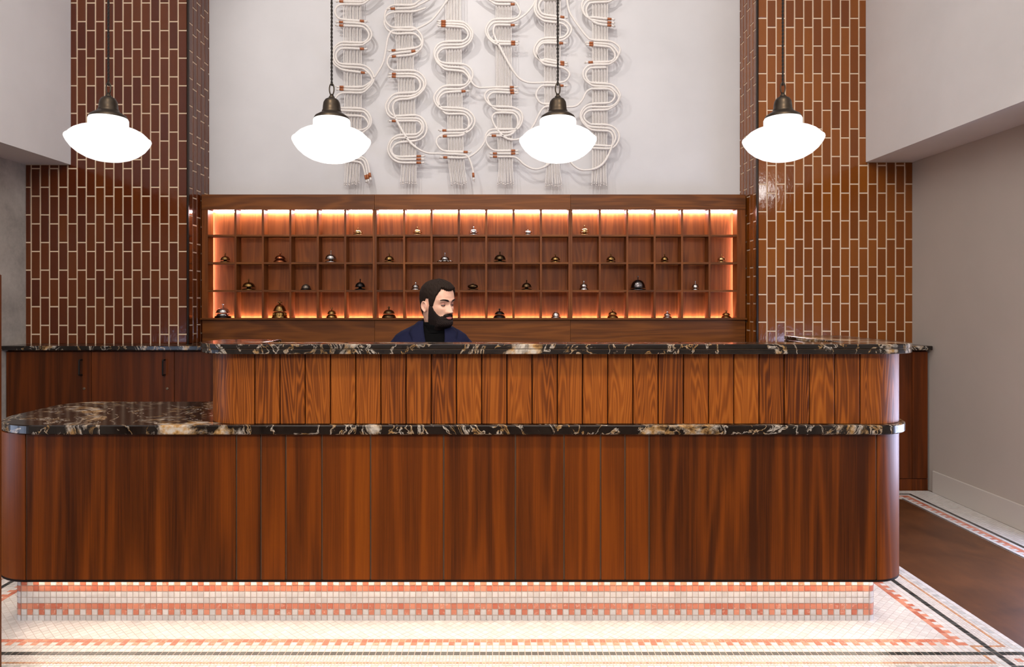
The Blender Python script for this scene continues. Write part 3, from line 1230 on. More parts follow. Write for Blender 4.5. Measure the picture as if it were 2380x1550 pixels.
def bell(cellx, row, w, hgt, style, mt, px, label):
    """w, hgt in photograph pixels at the rack"""
    s = 5.22 / F
    R = w * s / 2
    Ht = hgt * s
    x = PX(px, 5.22)
    c = cells[cellx - 1]
    x = min(max(x, c[0] + R * 1.2 + 0.002), c[1] - R * 1.2 - 0.002)
    z = shelf_top[row - 1] + 0.0003
    root = empty('desk_bell', (x, 5.222, z))
    tag(root, label, 'desk bell', 'desk bells in the rack')
    m = BM[mt]
    if style == 'plain':       # disc base, dome, plunger
        G().lathe([(0, 0), (R * 0.98, 0), (R, 0.003), (R * 0.9, 0.007), (R * 0.3, 0.012), (R * 0.25, Ht * 0.3)], seg=24).build('base', m, root, True)
        G().lathe(dome(R * 0.88, Ht * (0.56 if w > 36 else 0.42), Ht * (0.16 if w > 36 else 0.28)), seg=24).build('dome', m, root, True)
        G().lathe([(0.0035, Ht * 0.68), (0.0035, Ht * 0.9), (0.006, Ht * 0.93), (0.006, Ht * 0.97), (0, Ht)], seg=12).build('button', m, root, True)
    elif style == 'skirt':     # flared stepped base under the dome
        G().lathe([(0, 0), (R * 1.0, 0), (R * 1.02, 0.004), (R * 0.95, Ht * 0.12), (R * 0.78, Ht * 0.26), (R * 0.6, Ht * 0.30), (0, Ht * 0.31)], seg=24).build('base', BM['copper'] if mt == 'copper' else m, root, True)
        G().lathe(dome(R * 0.78, Ht * 0.34, Ht * 0.36), seg=24).build('dome', m, root, True)
        G().lathe([(0.004, Ht * 0.69), (0.004, Ht * 0.82), (0.009, Ht * 0.86), (0.007, Ht * 0.95), (0, Ht)], seg=12).build('button', m, root, True)
    elif style == 'footed':    # ornate wide foot
        g = G().lathe([(0, 0.006), (R * 0.5, 0.006), (R * 0.55, 0.012), (R * 0.3, Ht * 0.26), (0, Ht * 0.28)], seg=20)
        for k in range(6):
            a = PI / 3 * k
            ca, sa = math.cos(a), math.sin(a)
            g.tube([(R * 0.4 * ca, R * 0.4 * sa, 0.012), (R * 0.75 * ca, R * 0.75 * sa, 0.013), (R * 1.08 * ca, R * 1.08 * sa, 0.005)], [0.005, 0.005, 0.004], 8)
        g.build('base', m, root, True)
        G().lathe(dome(R * 0.62, Ht * 0.36, Ht * 0.3), seg=24).build('dome', m, root, True)
        G().lathe([(0.004, Ht * 0.65), (0.0035, Ht * 0.88), (0.006, Ht * 0.92), (0.005, Ht * 0.98), (0, Ht)], seg=12).build('button', m, root, True)
    elif style == 'blackbase':
        G().lathe([(0, 0), (R * 1.05, 0), (R * 1.06, 0.006), (R * 1.0, Ht * 0.12), (0, Ht * 0.13)], seg=24).build('base', BM['iron'], root, True)
        G().lathe([(R * 0.85, Ht * 0.13), (R * 0.7, Ht * 0.3), (0, Ht * 0.31)], seg=24).build('collar', m, root, True)
        G().lathe(dome(R * 0.85, Ht * 0.36, Ht * 0.36), seg=24).build('dome', m, root, True)
        G().lathe([(0.004, Ht * 0.7), (0.004, Ht * 0.9), (0.010, Ht * 0.93), (0.010, Ht * 0.97), (0, Ht)], seg=12).build('button', m, root, True)
    elif style == 'flat':      # flattened dome, thin knob
        G().lathe([(0, 0), (R * 0.95, 0), (R, 0.003), (R * 0.6, 0.008), (0, 0.009)], seg=24).build('base', m, root, True)
        G().lathe([(R * 0.3, 0.009), (R * 0.8, Ht * 0.28), (R * 0.98, Ht * 0.45), (R * 0.9, Ht * 0.62), (R * 0.6, Ht * 0.76), (R * 0.2, Ht * 0.82), (0, Ht * 0.83)], seg=24).build('dome', m, root, True)
        G().lathe([(0.005, Ht * 0.82), (0.005, Ht * 0.93), (0, Ht)], seg=12).build('button', m, root, True)
    elif style == 'dome':      # dome only on a ring
        G().lathe([(0, 0), (R * 1.02, 0), (R * 1.04, Ht * 0.08), (R * 0.9, Ht * 0.2), (0, Ht * 0.21)], seg=24).build('base', BM['iron'] if mt == 'grey' else m, root, True)
        G().lathe([(p[0], p[1]) for p in dome(R * 0.86, Ht * 0.68, Ht * 0.26)], seg=24).build('dome', m, root, True)
        G().lathe([(0.006, Ht * 0.92), (0.005, Ht * 0.97), (0, Ht)], seg=12).build('button', m, root, True)
    elif style == 'crown':     # tall ornate bell with a crown finial
        g = G().lathe([(0, 0), (R * 1.05, 0), (R * 1.08, Ht * 0.03), (R * 0.95, Ht * 0.1), (R * 0.86, Ht * 0.26), (R * 0.74, Ht * 0.32), (0, Ht * 0.33)], seg=24)
        for k in range(14):
            a = 2 * PI * k / 14
            rr = R * 0.95
            g.tube([(rr * math.cos(a), rr * math.sin(a), Ht * 0.08), (rr * 0.93 * math.cos(a), rr * 0.93 * math.sin(a), Ht * 0.28)], 0.003, 6)
        g.build('base', m, root, True)
        G().lathe([(R * 0.86, Ht * 0.35), (R * 0.9, Ht * 0.37), (R * 0.85, Ht * 0.42), (R * 0.76, Ht * 0.52), (R * 0.6, Ht * 0.64), (R * 0.36, Ht * 0.73), (0, Ht * 0.76)], seg=24).build('dome', m, root, True)
        g = G().lathe([(0.006, Ht * 0.74), (0.005, Ht * 0.82), (0.012, Ht * 0.84), (0.016, Ht * 0.88), (0.004, Ht * 0.9), (0.003, Ht * 0.97), (0, Ht)], seg=12)
        for k in range(6):
            a = PI / 3 * k
            g.tube([(0.012 * math.cos(a), 0.012 * math.sin(a), Ht * 0.84), (0.024 * math.cos(a), 0.024 * math.sin(a), Ht * 0.885)], [0.004, 0.0015], 6)
        g.build('button', m, root, True)


ORD = ['', 'first', 'second', 'third', 'fourth', 'fifth', 'sixth', 'seventh', 'eighth', 'ninth', 'tenth', 'eleventh', 'twelfth', 'thirteenth',
       'fourteenth', 'fifteenth', 'sixteenth', 'seventeenth', 'eighteenth', 'nineteenth']
RWN = {1: 'top row', 2: 'second row', 3: 'third row', 4: 'bottom row'}
DESC = {('plain', 'brass'): 'brass desk bell', ('plain', 'gold'): 'bright brass desk bell', ('plain', 'silver'): 'silver desk bell', ('plain', 'iron'): 'black iron desk bell',
        ('plain', 'bronze'): 'dark bronze desk bell'}
BELLS = [
    (6, 1, 24, 17, 'plain', 'gold', 832), (8, 1, 24, 19, 'plain', 'gold', 970), (10, 1, 24, 20, 'plain', 'silver', 1101), (12, 1, 20, 13, 'flat', 'silver', 1227), (14, 1, 24, 23, 'plain', 'gold', 1359),
    (1, 2, 24, 22, 'plain', 'brass', 523), (3, 2, 30, 24, 'skirt', 'copper', 651), (5, 2, 29, 28, 'plain', 'silver', 769), (7, 2, 24, 22, 'plain', 'brass', 905), (9, 2, 34, 23, 'footed', 'silver', 1034),
    (11, 2, 29, 26, 'plain', 'bronze', 1162), (13, 2, 24, 20, 'plain', 'brass', 1291), (15, 2, 23, 21, 'plain', 'brass', 1420), (17, 2, 19, 20, 'plain', 'brass', 1545), (19, 2, 20, 20, 'plain', 'gold', 1677),
    (2, 3, 31, 26, 'plain', 'brass', 578), (4, 3, 24, 14, 'dome', 'grey', 711), (6, 3, 25, 26, 'plain', 'iron', 837), (8, 3, 22, 19, 'skirt', 'silver', 966), (10, 3, 25, 17, 'flat', 'bronze', 1099),
    (12, 3, 25, 24, 'plain', 'bronze', 1224), (14, 3, 22, 22, 'skirt', 'silver', 1357), (16, 3, 37, 33, 'plain', 'dsilver', 1483), (18, 3, 18, 21, 'plain', 'silver', 1616),
    (1, 4, 35, 33, 'blackbase', 'silver', 518), (3, 4, 33, 42, 'crown', 'brass', 650), (5, 4, 25, 25, 'skirt', 'brass', 771), (7, 4, 33, 27, 'skirt', 'bronze', 904),
    (11, 4, 28, 22, 'skirt', 'iron', 1161), (13, 4, 22, 15, 'dome', 'silver', 1292), (15, 4, 25, 21, 'skirt', 'brass', 1424), (17, 4, 20, 16, 'skirt', 'silver', 1551), (19, 4, 22, 18, 'skirt', 'brass', 1688),
]
ADJ = {'plain': 'desk bell with plunger button', 'skirt': 'desk bell on a flared base', 'footed': 'desk bell on an ornate wide foot', 'blackbase': 'desk bell on a black base',
       'flat': 'low flattened desk bell', 'dome': 'domed desk bell', 'crown': 'tall ornate desk bell with crown finial'}
MN = {'dsilver': 'large dark silver', 'brass': 'brass', 'gold': 'bright brass', 'copper': 'copper', 'silver': 'silver', 'bronze': 'dark bronze', 'iron': 'black iron', 'grey': 'dull grey'}
for (c, r, w, h, st, mt, px) in BELLS:
    bell(c, r, w, h, st, mt, px, '%s %s, %s cubby from left, %s' % (MN[mt], ADJ[st], ORD[c], RWN[r]))

# ------------------------------------------------------------------ pendant lamps
DL = 3.0
LZ = [(252, 325, 'leftmost of the four white opal glass pendant lamps'), (771, 328, 'second white opal glass pendant lamp from the left'),
      (1296.5, 327, 'third white opal glass pendant lamp from the left'), (1819.5, 325, 'rightmost of the four white opal glass pendant lamps')]
proto = None
PARTS = []
for i, (px, py, lab) in enumerate(LZ):
    x = PX(px, DL)
    z = PZ(py, DL)
    root = empty('pendant_lamp', (x, DL, z))
    tag(root, lab, 'pendant lamp', 'pendant lamps over the desk')
    if i == 0:
        sh = [(0, -0.094), (0.03, -0.0928), (0.06, -0.088), (0.09, -0.078), (0.12, -0.061), (0.145, -0.039), (0.160, -0.018), (0.1665, -0.005), (0.1685, 0.001), (0.1675, 0.0065),
              (0.1635, 0.0085), (0.1625, 0.0075), (0.160, 0.0105), (0.154, 0.0185), (0.138, 0.0335), (0.118, 0.0445), (0.098, 0.051), (0.086, 0.0525), (0.0805, 0.0535), (0.0795, 0.056), (0.0795, 0.087), (0.076, 0.094), (0.07, 0.097), (0.05, 0.098)]
        PARTS.append(G().lathe(sh, seg=56).build('glass_shade', M['shade'], root, True))
        cp = [(0.0735, 0.088), (0.0758, 0.091), (0.0758, 0.098), (0.071, 0.106), (0.056, 0.116), (0.043, 0.124), (0.0415, 0.128), (0.042, 0.131), (0.039, 0.134), (0.0375, 0.153),
              (0.035, 0.168), (0.028, 0.180), (0.018, 0.186), (0.013, 0.188), (0.013, 0.192), (0.009, 0.196), (0.007, 0.204), (0, 0.205)]
        cap = G().lathe(cp, seg=40).build('metal_cap', M['bronze'], root, True)
        PARTS.append(cap)
        lp = [(0.010 * math.sin(t), 0, 0.226 + 0.025 * math.cos(t)) for t in [2 * PI * k / 24 for k in range(25)]]
        PARTS.append(G().tube(lp, 0.003, 8).build('loop', M['bronze'], root, True))
        g = G()
        Ln = ZC - z
        for ph in (0, PI):
            pts = []
            nn = 420
            for k in range(nn + 1):
                zz = 0.236 + (Ln - 0.236) * k / nn
                pts.append((0.0026 * math.cos(ph + zz * 190), 0.0026 * math.sin(ph + zz * 190), zz))
            g.tube(pts, 0.0030, 5)
        PARTS.append(g.build('cord', M['cord'], root, True))
        PARTS.append(G().lathe([(0.0, Ln - 0.03), (0.05, Ln - 0.028), (0.06, Ln - 0.012), (0.06, Ln)], seg=32).build('ceiling_rose', M['bronze'], root, True))
        z00 = z
    else:
        for p in PARTS:
            c = p.copy()
            COL.objects.link(c)
            c.parent = root
            if p.name.startswith(('cord', 'ceiling_rose')):
                c.location.z += z00 - z

# ------------------------------------------------------------------ rope wall hanging
DR = DA - 0.075
art = empty('rope_hanging', (-0.19, DR, PZ(-160, DR)))
tag(art, 'cream macrame rope wall hanging with looping cords bound in copper thread', 'wall hanging')
AO = Vector((-0.19, DR, PZ(-160, DR)))


def AP(x, y, off=0.0):
    D = DR
    return (PX(x, D) - AO.x, off, PZ(y, D) - AO.z)


rod_z = PZ(-160, DR)
g = G().tube([AP(760, -160), AP(1480, -160)], 0.014, 12)
rod = g.build('hanging_rod', M['cab_x'], art)
g = G()
for xx in (800, 1120, 1440):
    g.tube([AP(xx, -160), (AP(xx, -160)[0], 0.074, 0)], 0.008, 8)
g.build('rod_bracket', M['dkmetal'], art)
WARP = [[(799, 839, -160), (799, 839, 20), (800, 840, 160), (803, 839, 300), (803, 836, 385), (800, 833, 427)],
        [(918, 956, -160), (918, 957, 20), (924, 961, 150), (930, 965, 280), (933, 967, 385), (931, 968, 426)],
        [(1036, 1070, -160), (1037, 1071, 60), (1039, 1073, 180), (1042, 1076, 320), (1044, 1079, 385), (1048, 1084, 427)],
        [(1153, 1188, -160), (1153, 1188, 60), (1154, 1188, 200), (1157, 1190, 320), (1160, 1191, 385), (1157, 1193, 427)],
        [(1266, 1302, -160), (1266, 1302, 60), (1266, 1301, 190), (1268, 1301, 320), (1270, 1300, 385), (1267, 1304, 430)],
        [(1377, 1411, -160), (1377, 1412, 60), (1377, 1411, 200), (1377, 1410, 320), (1377, 1408, 385), (1374, 1409, 428)]]
mx = DR / F
for W_ in WARP:
    st = None
    for k in range(11):
        t = k / 10
        ctrl = [(a + (b - a) * t + (random.uniform(-1.2, 1.2) if y > 400 else 0), 0.004 * (1 if k % 2 else -1), y + (random.uniform(-3, 2) if y > 400 else 0)) for a, b, y in W_]
        pts = [AP(p[0], p[2], p[1]) for p in catmull(ctrl, 7)]
        g = G().tube(pts, 0.0037, 6)
        e_ = Vector(pts[-1])
        g.tube([e_, e_ + Vector((random.uniform(-.004, .004), 0, -0.008))], [0.0037, 0.006], 6)
        g.build('warp_cord', M['rope'], art, True)

ROPES = [
    ([(799, 5), (840, 5.5), (850, 2), (860, -5), (880, -25)], 1, 0),
    ([(880, -15), (860, 0), (850, 8), (838, 12), (800, 12), (786, 16), (780, 27), (784, 40), (797, 47), (838, 50.5)], 0, 1),
    ([(799, 54), (839, 57), (853, 62), (862, 73), (865, 83), (861, 94), (851, 102), (839, 107), (800, 107), (786, 111), (778, 122), (777, 136), (783, 149), (799, 157), (839, 160), (853, 167), (863, 178), (866, 187), (862, 196), (851, 206), (839, 211), (800, 210)], 1, 1),
    ([(799, 61), (839, 63), (850, 68), (857, 77), (858, 86), (853, 95), (840, 100.5), (800, 99.5), (786, 104), (776, 116), (773, 132), (776, 147), (786, 157), (800, 164), (840, 169.5)], 1, 1),
    ([(838, 115), (800, 114), (788, 119), (782, 130), (785, 143), (797, 150), (839, 152.5), (855, 158), (866, 170), (870, 183), (866, 196), (853, 210), (840, 217), (800, 217), (785, 224), (779, 237), (784, 248), (797, 252), (838, 253.5), (853, 260), (862, 272), (864, 285), (860, 296), (846, 308), (836, 313), (800, 315)], 1, 0),
    ([(790, 258), (840, 260.5), (850, 265), (858, 276), (860, 288), (854, 298), (838, 304), (800, 306)], 0, 0),
    ([(795, 269), (839, 271), (850, 277), (857, 290), (850, 305)], 0, 0),
    ([(800, 360), (835, 365), (848, 369), (856, 382), (860, 404)], 0, 1),
    ([(800, 366), (833, 370), (845, 374), (851, 386), (855, 408)], 0, 1),
    ([(800, 374), (832, 377), (842, 383), (847, 395), (850, 409)], 0, 1),
    ([(1000, -25), (985, -4), (972, 6), (958, 13.5), (918, 14), (904, 20), (896, 33), (896, 48), (904, 60), (918, 66), (957, 66), (969, 71), (980, 84), (983, 100), (978, 116), (960, 128), (921, 132.5)], 0, 1),
    ([(1015, -10), (1000, 0), (980, 11), (958, 20.5), (918, 22.5)], 0, 1),
    ([(990, 20), (972, 26), (957, 28.5), (918, 29.5), (900, 37), (894, 52), (898, 66), (908, 75), (922, 80), (957, 79), (970, 84), (978, 94), (980, 103), (973, 110), (958, 114), (920, 118)], 0, 1),
    ([(1060, -25), (1043, -2), (1020, 30), (1000, 52), (975, 66), (957, 72), (922, 72), (909, 77), (902, 92), (898, 115), (892, 145), (880, 168), (866, 188), (852, 199), (838, 203.5), (800, 203.5)], 0, 1),
    ([(921, 180), (957, 180), (970, 184), (977, 195), (976, 207), (968, 215), (957, 217), (925, 219), (910, 226), (899, 242), (898, 255), (904, 269), (920, 276.5), (966, 277), (980, 283), (985, 295), (983, 308), (974, 317), (964, 321), (930, 322), (915, 328), (908, 340), (909, 354), (918, 366), (932, 371.5), (970, 371.5)], 1, 1),
    ([(921, 173), (957, 173), (972, 178), (984, 191), (984, 204), (975, 215), (957, 224), (928, 226), (914, 232), (905, 244), (904, 257), (913, 268), (926, 270.5), (966, 269), (983, 277), (992, 294), (990, 311), (980, 323), (966, 328), (930, 332), (917, 339), (911, 350), (916, 361), (930, 365), (970, 364)], 1, 1),
    ([(921, 282.5), (966, 282.5), (976, 286), (981, 295), (978, 306), (968, 313), (958, 314), (930, 315), (914, 322), (905, 334), (902, 350), (909, 366), (922, 376), (936, 379), (970, 379)], 1, 1),
    ([(957, 121.5), (920, 126), (907, 132), (901, 146), (905, 158), (914, 165), (924, 166), (958, 166), (975, 171), (988, 185), (990, 199), (983, 213), (968, 226), (950, 231.5), (930, 233), (918, 239), (914, 252), (918, 270), (926, 288), (937, 308), (952, 330), (972, 347), (995, 357), (1020, 358), (1070, 360), (1085, 363), (1093, 375), (1099, 395), (1100, 404)], 1, 1),
    ([(1035, 51), (1070, 52), (1085, 58), (1096, 71), (1099, 83), (1094, 97), (1083, 107), (1069, 112), (1038, 113), (1025, 118), (1017, 129), (1021, 142), (1036, 148), (1071, 150), (1086, 154), (1097, 165), (1099, 178), (1094, 190), (1083, 202), (1069, 208), (1040, 208.5), (1027, 213), (1017, 226), (1016, 238), (1025, 249), (1040, 251), (1073, 253), (1088, 258), (1100, 270), (1104, 284), (1098, 298), (1086, 308), (1072, 310), (1040, 310.5), (1028, 314), (1017, 322), (1015, 333), (1022, 345), (1036, 352), (1078, 354)], 1, 1),
    ([(1035, 57), (1070, 58.5), (1084, 64), (1093, 76), (1094, 86), (1088, 97), (1076, 104), (1068, 105.5), (1038, 106), (1023, 110), (1013, 122), (1012, 134), (1020, 147), (1037, 156), (1071, 159), (1084, 166), (1092, 178), (1095, 189), (1101, 198), (1110, 204), (1122, 205.5), (1155, 204), (1185, 204)], 1, 1),
    ([(1035, 63), (1070, 65), (1082, 70), (1088, 80), (1086, 90), (1077, 97), (1068, 98), (1036, 99), (1021, 104), (1011, 116), (1010, 130), (1016, 146), (1030, 160), (1040, 164), (1071, 167), (1082, 173), (1090, 184), (1086, 194), (1075, 200), (1040, 201), (1025, 206), (1013, 219), (1009, 232), (1016, 247), (1028, 256), (1042, 258), (1074, 260), (1088, 267), (1097, 280), (1094, 292), (1085, 301), (1074, 303.5), (1038, 304.5)], 1, 1),
    ([(1073, 213.5), (1042, 215.5), (1028, 221), (1020, 233), (1024, 250), (1035, 264), (1050, 266), (1073, 266), (1085, 271), (1090, 284), (1088, 298), (1080, 311), (1070, 316), (1039, 317.5)], 1, 1),
    ([(1040, 367), (1078, 367.5), (1095, 363), (1113, 349), (1126, 331), (1128, 318), (1133, 309), (1145, 302), (1188, 301.5), (1204, 300), (1213, 285), (1214, 270), (1207, 258), (1188, 250.5), (1155, 249), (1140, 246), (1129, 234), (1127, 222), (1135, 212), (1148, 209.5), (1185, 211)], 1, 1),
    ([(1110, -20), (1125, -8), (1140, 0), (1155, 4), (1190, 5), (1200, 10), (1207, 22), (1209, 32), (1203, 42), (1190, 46), (1155, 46.5), (1141, 51), (1131, 64), (1129, 78), (1136, 92), (1148, 102), (1158, 104.5), (1188, 105)], 0, 1),
    ([(1118, -18), (1128, -5), (1142, 5), (1155, 11), (1187, 11.5)], 0, 1),
    ([(1250, -25), (1245, -2), (1238, 15), (1222, 34), (1205, 46), (1188, 52.5), (1155, 53), (1143, 58), (1134, 71), (1136, 84), (1146, 96), (1157, 98), (1188, 99)], 0, 1),
    ([(1187, 60.5), (1156, 60), (1149, 64), (1147, 76), (1152, 92), (1162, 112), (1176, 138), (1191, 164), (1206, 183), (1222, 192), (1240, 194.5), (1268, 193.5), (1302, 193.5), (1316, 188), (1323, 177), (1321, 169), (1311, 161), (1298, 157), (1268, 152), (1258, 146), (1249, 133), (1248, 120), (1254, 108), (1266, 102), (1299, 102.5)], 1, 1),
    ([(1186, 217), (1150, 216), (1138, 222), (1134, 231), (1140, 244), (1154, 256), (1188, 258), (1202, 264), (1209, 276), (1206, 290), (1196, 303), (1182, 308.5), (1155, 309), (1140, 311), (1130, 322), (1132, 335), (1142, 347), (1155, 351), (1188, 351)], 1, 1),
    ([(1152, 316.5), (1180, 316), (1194, 309), (1202, 295), (1203, 280), (1197, 268), (1187, 264), (1157, 263.5), (1147, 268), (1144, 278), (1150, 293), (1162, 310), (1176, 322), (1192, 326), (1210, 323), (1225, 312), (1240, 292), (1252, 268), (1260, 255), (1270, 249), (1290, 249)], 1, 0),
    ([(1155, 358), (1188, 358)], 1, 1),
    ([(1155, 365), (1192, 365.5), (1205, 371), (1218, 383), (1235, 392), (1250, 393.5), (1268, 387), (1282, 376), (1300, 370)], 1, 0),
    ([(1330, -20), (1310, -4), (1300, 0), (1265, 1), (1256, 6), (1252, 16), (1256, 29), (1266, 36), (1302, 41)], 0, 1),
    ([(1260, -22), (1251, -4), (1246, 8), (1247, 26), (1256, 39), (1270, 44), (1302, 47.5), (1316, 53), (1327, 66), (1326, 78), (1316, 90), (1302, 96.5), (1268, 97), (1255, 103), (1247, 116), (1247, 128), (1254, 140), (1268, 145), (1302, 151)], 0, 1),
    ([(1243, 8), (1242, 24), (1248, 38), (1260, 48), (1270, 51), (1302, 55), (1314, 61), (1320, 71), (1316, 82), (1303, 89), (1268, 90), (1253, 96), (1243, 110), (1241, 124), (1248, 136), (1258, 141), (1270, 139.5), (1302, 145)], 0, 1),
    ([(1300, 200.5), (1266, 200), (1255, 204), (1247, 216), (1247, 228), (1256, 240), (1268, 243), (1300, 243)], 1, 0),
    ([(1280, 249), (1300, 249.5), (1325, 250), (1340, 247), (1352, 235), (1362, 216), (1372, 209), (1380, 208), (1411, 208.5), (1422, 213), (1428, 224), (1424, 234), (1412, 241), (1376, 243), (1360, 249), (1350, 262), (1349, 276), (1357, 290), (1375, 303), (1411, 306), (1421, 313), (1424, 325), (1421, 342), (1413, 362), (1400, 382), (1382, 393), (1360, 396.5), (1345, 394), (1332, 385), (1320, 372), (1300, 366)], 0, 0),
    ([(1440, -25), (1428, -4), (1418, 4), (1408, 6), (1375, 8), (1366, 14), (1362, 26), (1366, 40), (1378, 51), (1390, 57), (1411, 60)], 0, 1),
    ([(1440, -12), (1424, -3), (1408, 0), (1372, 2), (1360, 10), (1355, 22), (1359, 36), (1368, 45), (1380, 49), (1411, 53.5)], 0, 1),
    ([(1380, -20), (1362, -3), (1353, 8), (1352, 22), (1358, 36), (1366, 43), (1378, 42.5), (1411, 46)], 0, 1),
    ([(1320, -25), (1318, -3), (1319, 10), (1323, 28), (1333, 46), (1350, 70), (1365, 88), (1376, 94), (1411, 96.5), (1427, 101), (1439, 112), (1440, 122), (1434, 134), (1420, 143), (1410, 145), (1376, 146)], 0, 1),
    ([(1378, 101.5), (1411, 104), (1424, 110), (1434, 122), (1436, 130), (1431, 140), (1420, 148), (1411, 151), (1376, 152), (1362, 158), (1355, 170), (1357, 184), (1368, 195), (1380, 201), (1413, 203), (1425, 209), (1436, 222), (1437, 232), (1428, 244), (1412, 250), (1376, 250), (1362, 254), (1353, 264), (1351, 274), (1358, 286), (1372, 296), (1411, 299), (1424, 306), (1430, 320), (1426, 333), (1418, 340), (1376, 338)], 1, 0),
    ([(1378, 107.5), (1411, 110.5), (1420, 115), (1428, 127), (1427, 138), (1418, 146)], 1, 0),
    ([(1409, 158), (1376, 159), (1366, 164), (1361, 174), (1364, 185), (1374, 193), (1411, 196), (1427, 201), (1439, 216), (1440, 228), (1432, 243), (1416, 254), (1405, 256.5), (1376, 257), (1364, 261), (1357, 270), (1360, 280), (1370, 288), (1380, 290), (1412, 291.5), (1428, 298), (1438, 312), (1437, 327), (1428, 341), (1414, 346), (1376, 345)], 0, 0),
]
RR = 2.65 * mx
for i, (pts, s0, s1) in enumerate(ROPES):
    off = -0.012 - 0.003 * (i % 3)
    P3 = [AP(p[0], p[1], off) for p in catmull([(a, b) for a, b in pts], 7)]
    rad = []
    for q_ in catmull([(a, b) for a, b in pts], 7):
        on = any(a_ - 1 < q_[0] < b_ + 1 for a_, b_ in ((799, 840), (919, 966), (1036, 1078), (1153, 1191), (1266, 1302), (1377, 1411)))
        rad.append(RR * (1.12 if on else 0.9))
    ro = G().tube(P3, rad, 9).build('rope', M['rope'], art, True)
    for fl_, a, b in ((s0, P3[0], P3[1]), (s1, P3[-1], P3[-2])):
        if not fl_:
            continue
        a, b = Vector(a), Vector(b)
        d = (a - b).normalized()
        G().tube([a - d * 0.004, a + d * 0.03], RR * 1.08, 10).build('copper_band', M['copper'], ro, True)
        g = G().tube([a + d * 0.028, a + d * 0.04, a + d * 0.052], [RR * 0.8, RR * 0.75, RR * 1.3], 8)
        for k in range(5):
            s_ = Vector((random.uniform(-1, 1), random.uniform(-1, 1), random.uniform(-1, 1))) * 0.007
            g.tube([a + d * 0.045 + s_ * 0.3, a + d * 0.06 + s_], 0.0022, 5)
        g.build('frayed_end', M['rope'], ro, True)

# ------------------------------------------------------------------ wooden post at the picture's left edge
xp = PX(3.5, 2.29)
zp = PZ(612, 2.2)
g = G().prism([(xp - 0.09, 2.2), (xp, 2.2), (xp, 2.29), (xp - 0.09, 2.29)], 0, zp - 0.03, 0.004)
post = g.build('wooden_post', M['cab'])
tag(post, 'brown wooden post with rounded top cut off by the left picture edge', 'post')
g = G().lathe([(0.0, 0.0), (0.04, 0.0), (0.042, 0.008), (0.038, 0.018), (0.024, 0.027), (0, 0.03)], xp - 0.045, 2.245, zp - 0.03, 20)
g.build('finial', M['cab'], post, True)
# ------------------------------------------------------------------ the receptionist and his stool
M['skin'] = None


def skinmat():
    m = N('skin')
    n1 = m.noise(m.coords((1, 1, 1), False), 40, 4, 0.6)
    m.col(m.ramp(n1, [(0.3, srgb(226, 174, 150)), (0.7, srgb(240, 194, 172))]))
    m.set(Roughness=0.5)
    m.bsdf.inputs['Subsurface Weight'].default_value = 0.08
    m.bsdf.inputs['Subsurface Radius'].default_value = (0.01, 0.004, 0.002)
    return m.m


def hairmat(name, c0, c1):
    m = N(name)
    n1 = m.noise(m.coords((1, 1, 0.35), False), 420, 3, 0.6)
    m.col(m.ramp(n1, [(0.3, c0), (0.7, c1)]))
    m.set(Roughness=0.7)
    m.bsdf.inputs['Specular IOR Level'].default_value = 0.2
    m.bump(n1, 0.6, 0.003)
    return m.m


def clothmat(name, c, sc=500):
    m = N(name)
    n1 = m.noise(m.coords((1, 1, 1), False), sc, 2, 0.5)
    lo = tuple(x * 0.75 for x in c[:3]) + (1,)
    m.col(m.ramp(n1, [(0.3, lo), (0.7, c)]))
    m.set(Roughness=0.9)
    m.bsdf.inputs['Specular IOR Level'].default_value = 0.1
    m.bump(n1, 0.2, 0.001)
    return m.m


M['skin'] = skinmat()
M['hair'] = hairmat('dark_brown_hair', srgb(20, 13, 10), srgb(46, 32, 24))
M['beard'] = hairmat('dark_beard', srgb(18, 13, 13), srgb(44, 32, 30))
M['navy'] = clothmat('navy_wool', srgb(32, 34, 60))
M['knit'] = clothmat('black_knit', srgb(8, 8, 10), 300)
M['trouser'] = clothmat('charcoal_wool', srgb(34, 34, 42))
M['shoe'] = plain('black_leather', srgb(18, 16, 16), 0.35)
M['eyew'] = plain('eye_white', srgb(214, 206, 200), 0.25)
M['iris'] = plain('dark_iris', srgb(34, 20, 14), 0.2)
M['lid'] = plain('eyelid_skin_shaded', srgb(176, 124, 110), 0.5)  # skin colour darkened to paint shade around the eyes
M['lip'] = plain('lips', srgb(176, 104, 96), 0.45)

DM = 3.62
man = empty('person', (PX(1003, DM), DM, 0.0), math.radians(16))
tag(man, 'bearded man in navy jacket and black turtleneck seated behind the desk, looking sideways', 'person')


def interp(z, tab):
    zs = [t[0] for t in tab]
    vs = [t[1] for t in tab]
    return float(np.interp(z, zs, vs))


FT = [(-.21, .050), (-.165, .046), (-.14, .050), (-.128, .062), (-.118, .080), (-.108, .090), (-.09, .094), (-.07, .093), (-.05, .092), (-.03, .092), (0, .092), (.025, .097), (.045, .097), (.07, .091), (.09, .08), (.107, .060), (.118, .038), (.124, .016), (.1255, 0.0)]
BT = [(-.21, .078), (-.165, .074), (-.13, .074), (-.09, .080), (-.06, .088), (-.03, .097), (0, .103), (.03, .106), (.06, .101), (.085, .088), (.105, .066), (.118, .040), (.124, .016), (.1255, 0.0)]
WT = [(-.21, .060), (-.165, .056), (-.14, .055), (-.125, .054), (-.11, .056), (-.09, .062), (-.07, .067), (-.05, .071), (-.03, .0745), (0, .077), (.03, .0785), (.06, .076), (.085, .067), (.105, .050), (.118, .030), (.124, .012), (.1255, 0.0)]
NA = 240
zl = list(np.linspace(-.205, -.13, 12)) + list(np.linspace(-.127, .03, 92)) + list(np.linspace(.034, .1253, 48))
NZ = len(zl)


def gs(x, s):
    return math.exp(-0.5 * (x / s) ** 2)


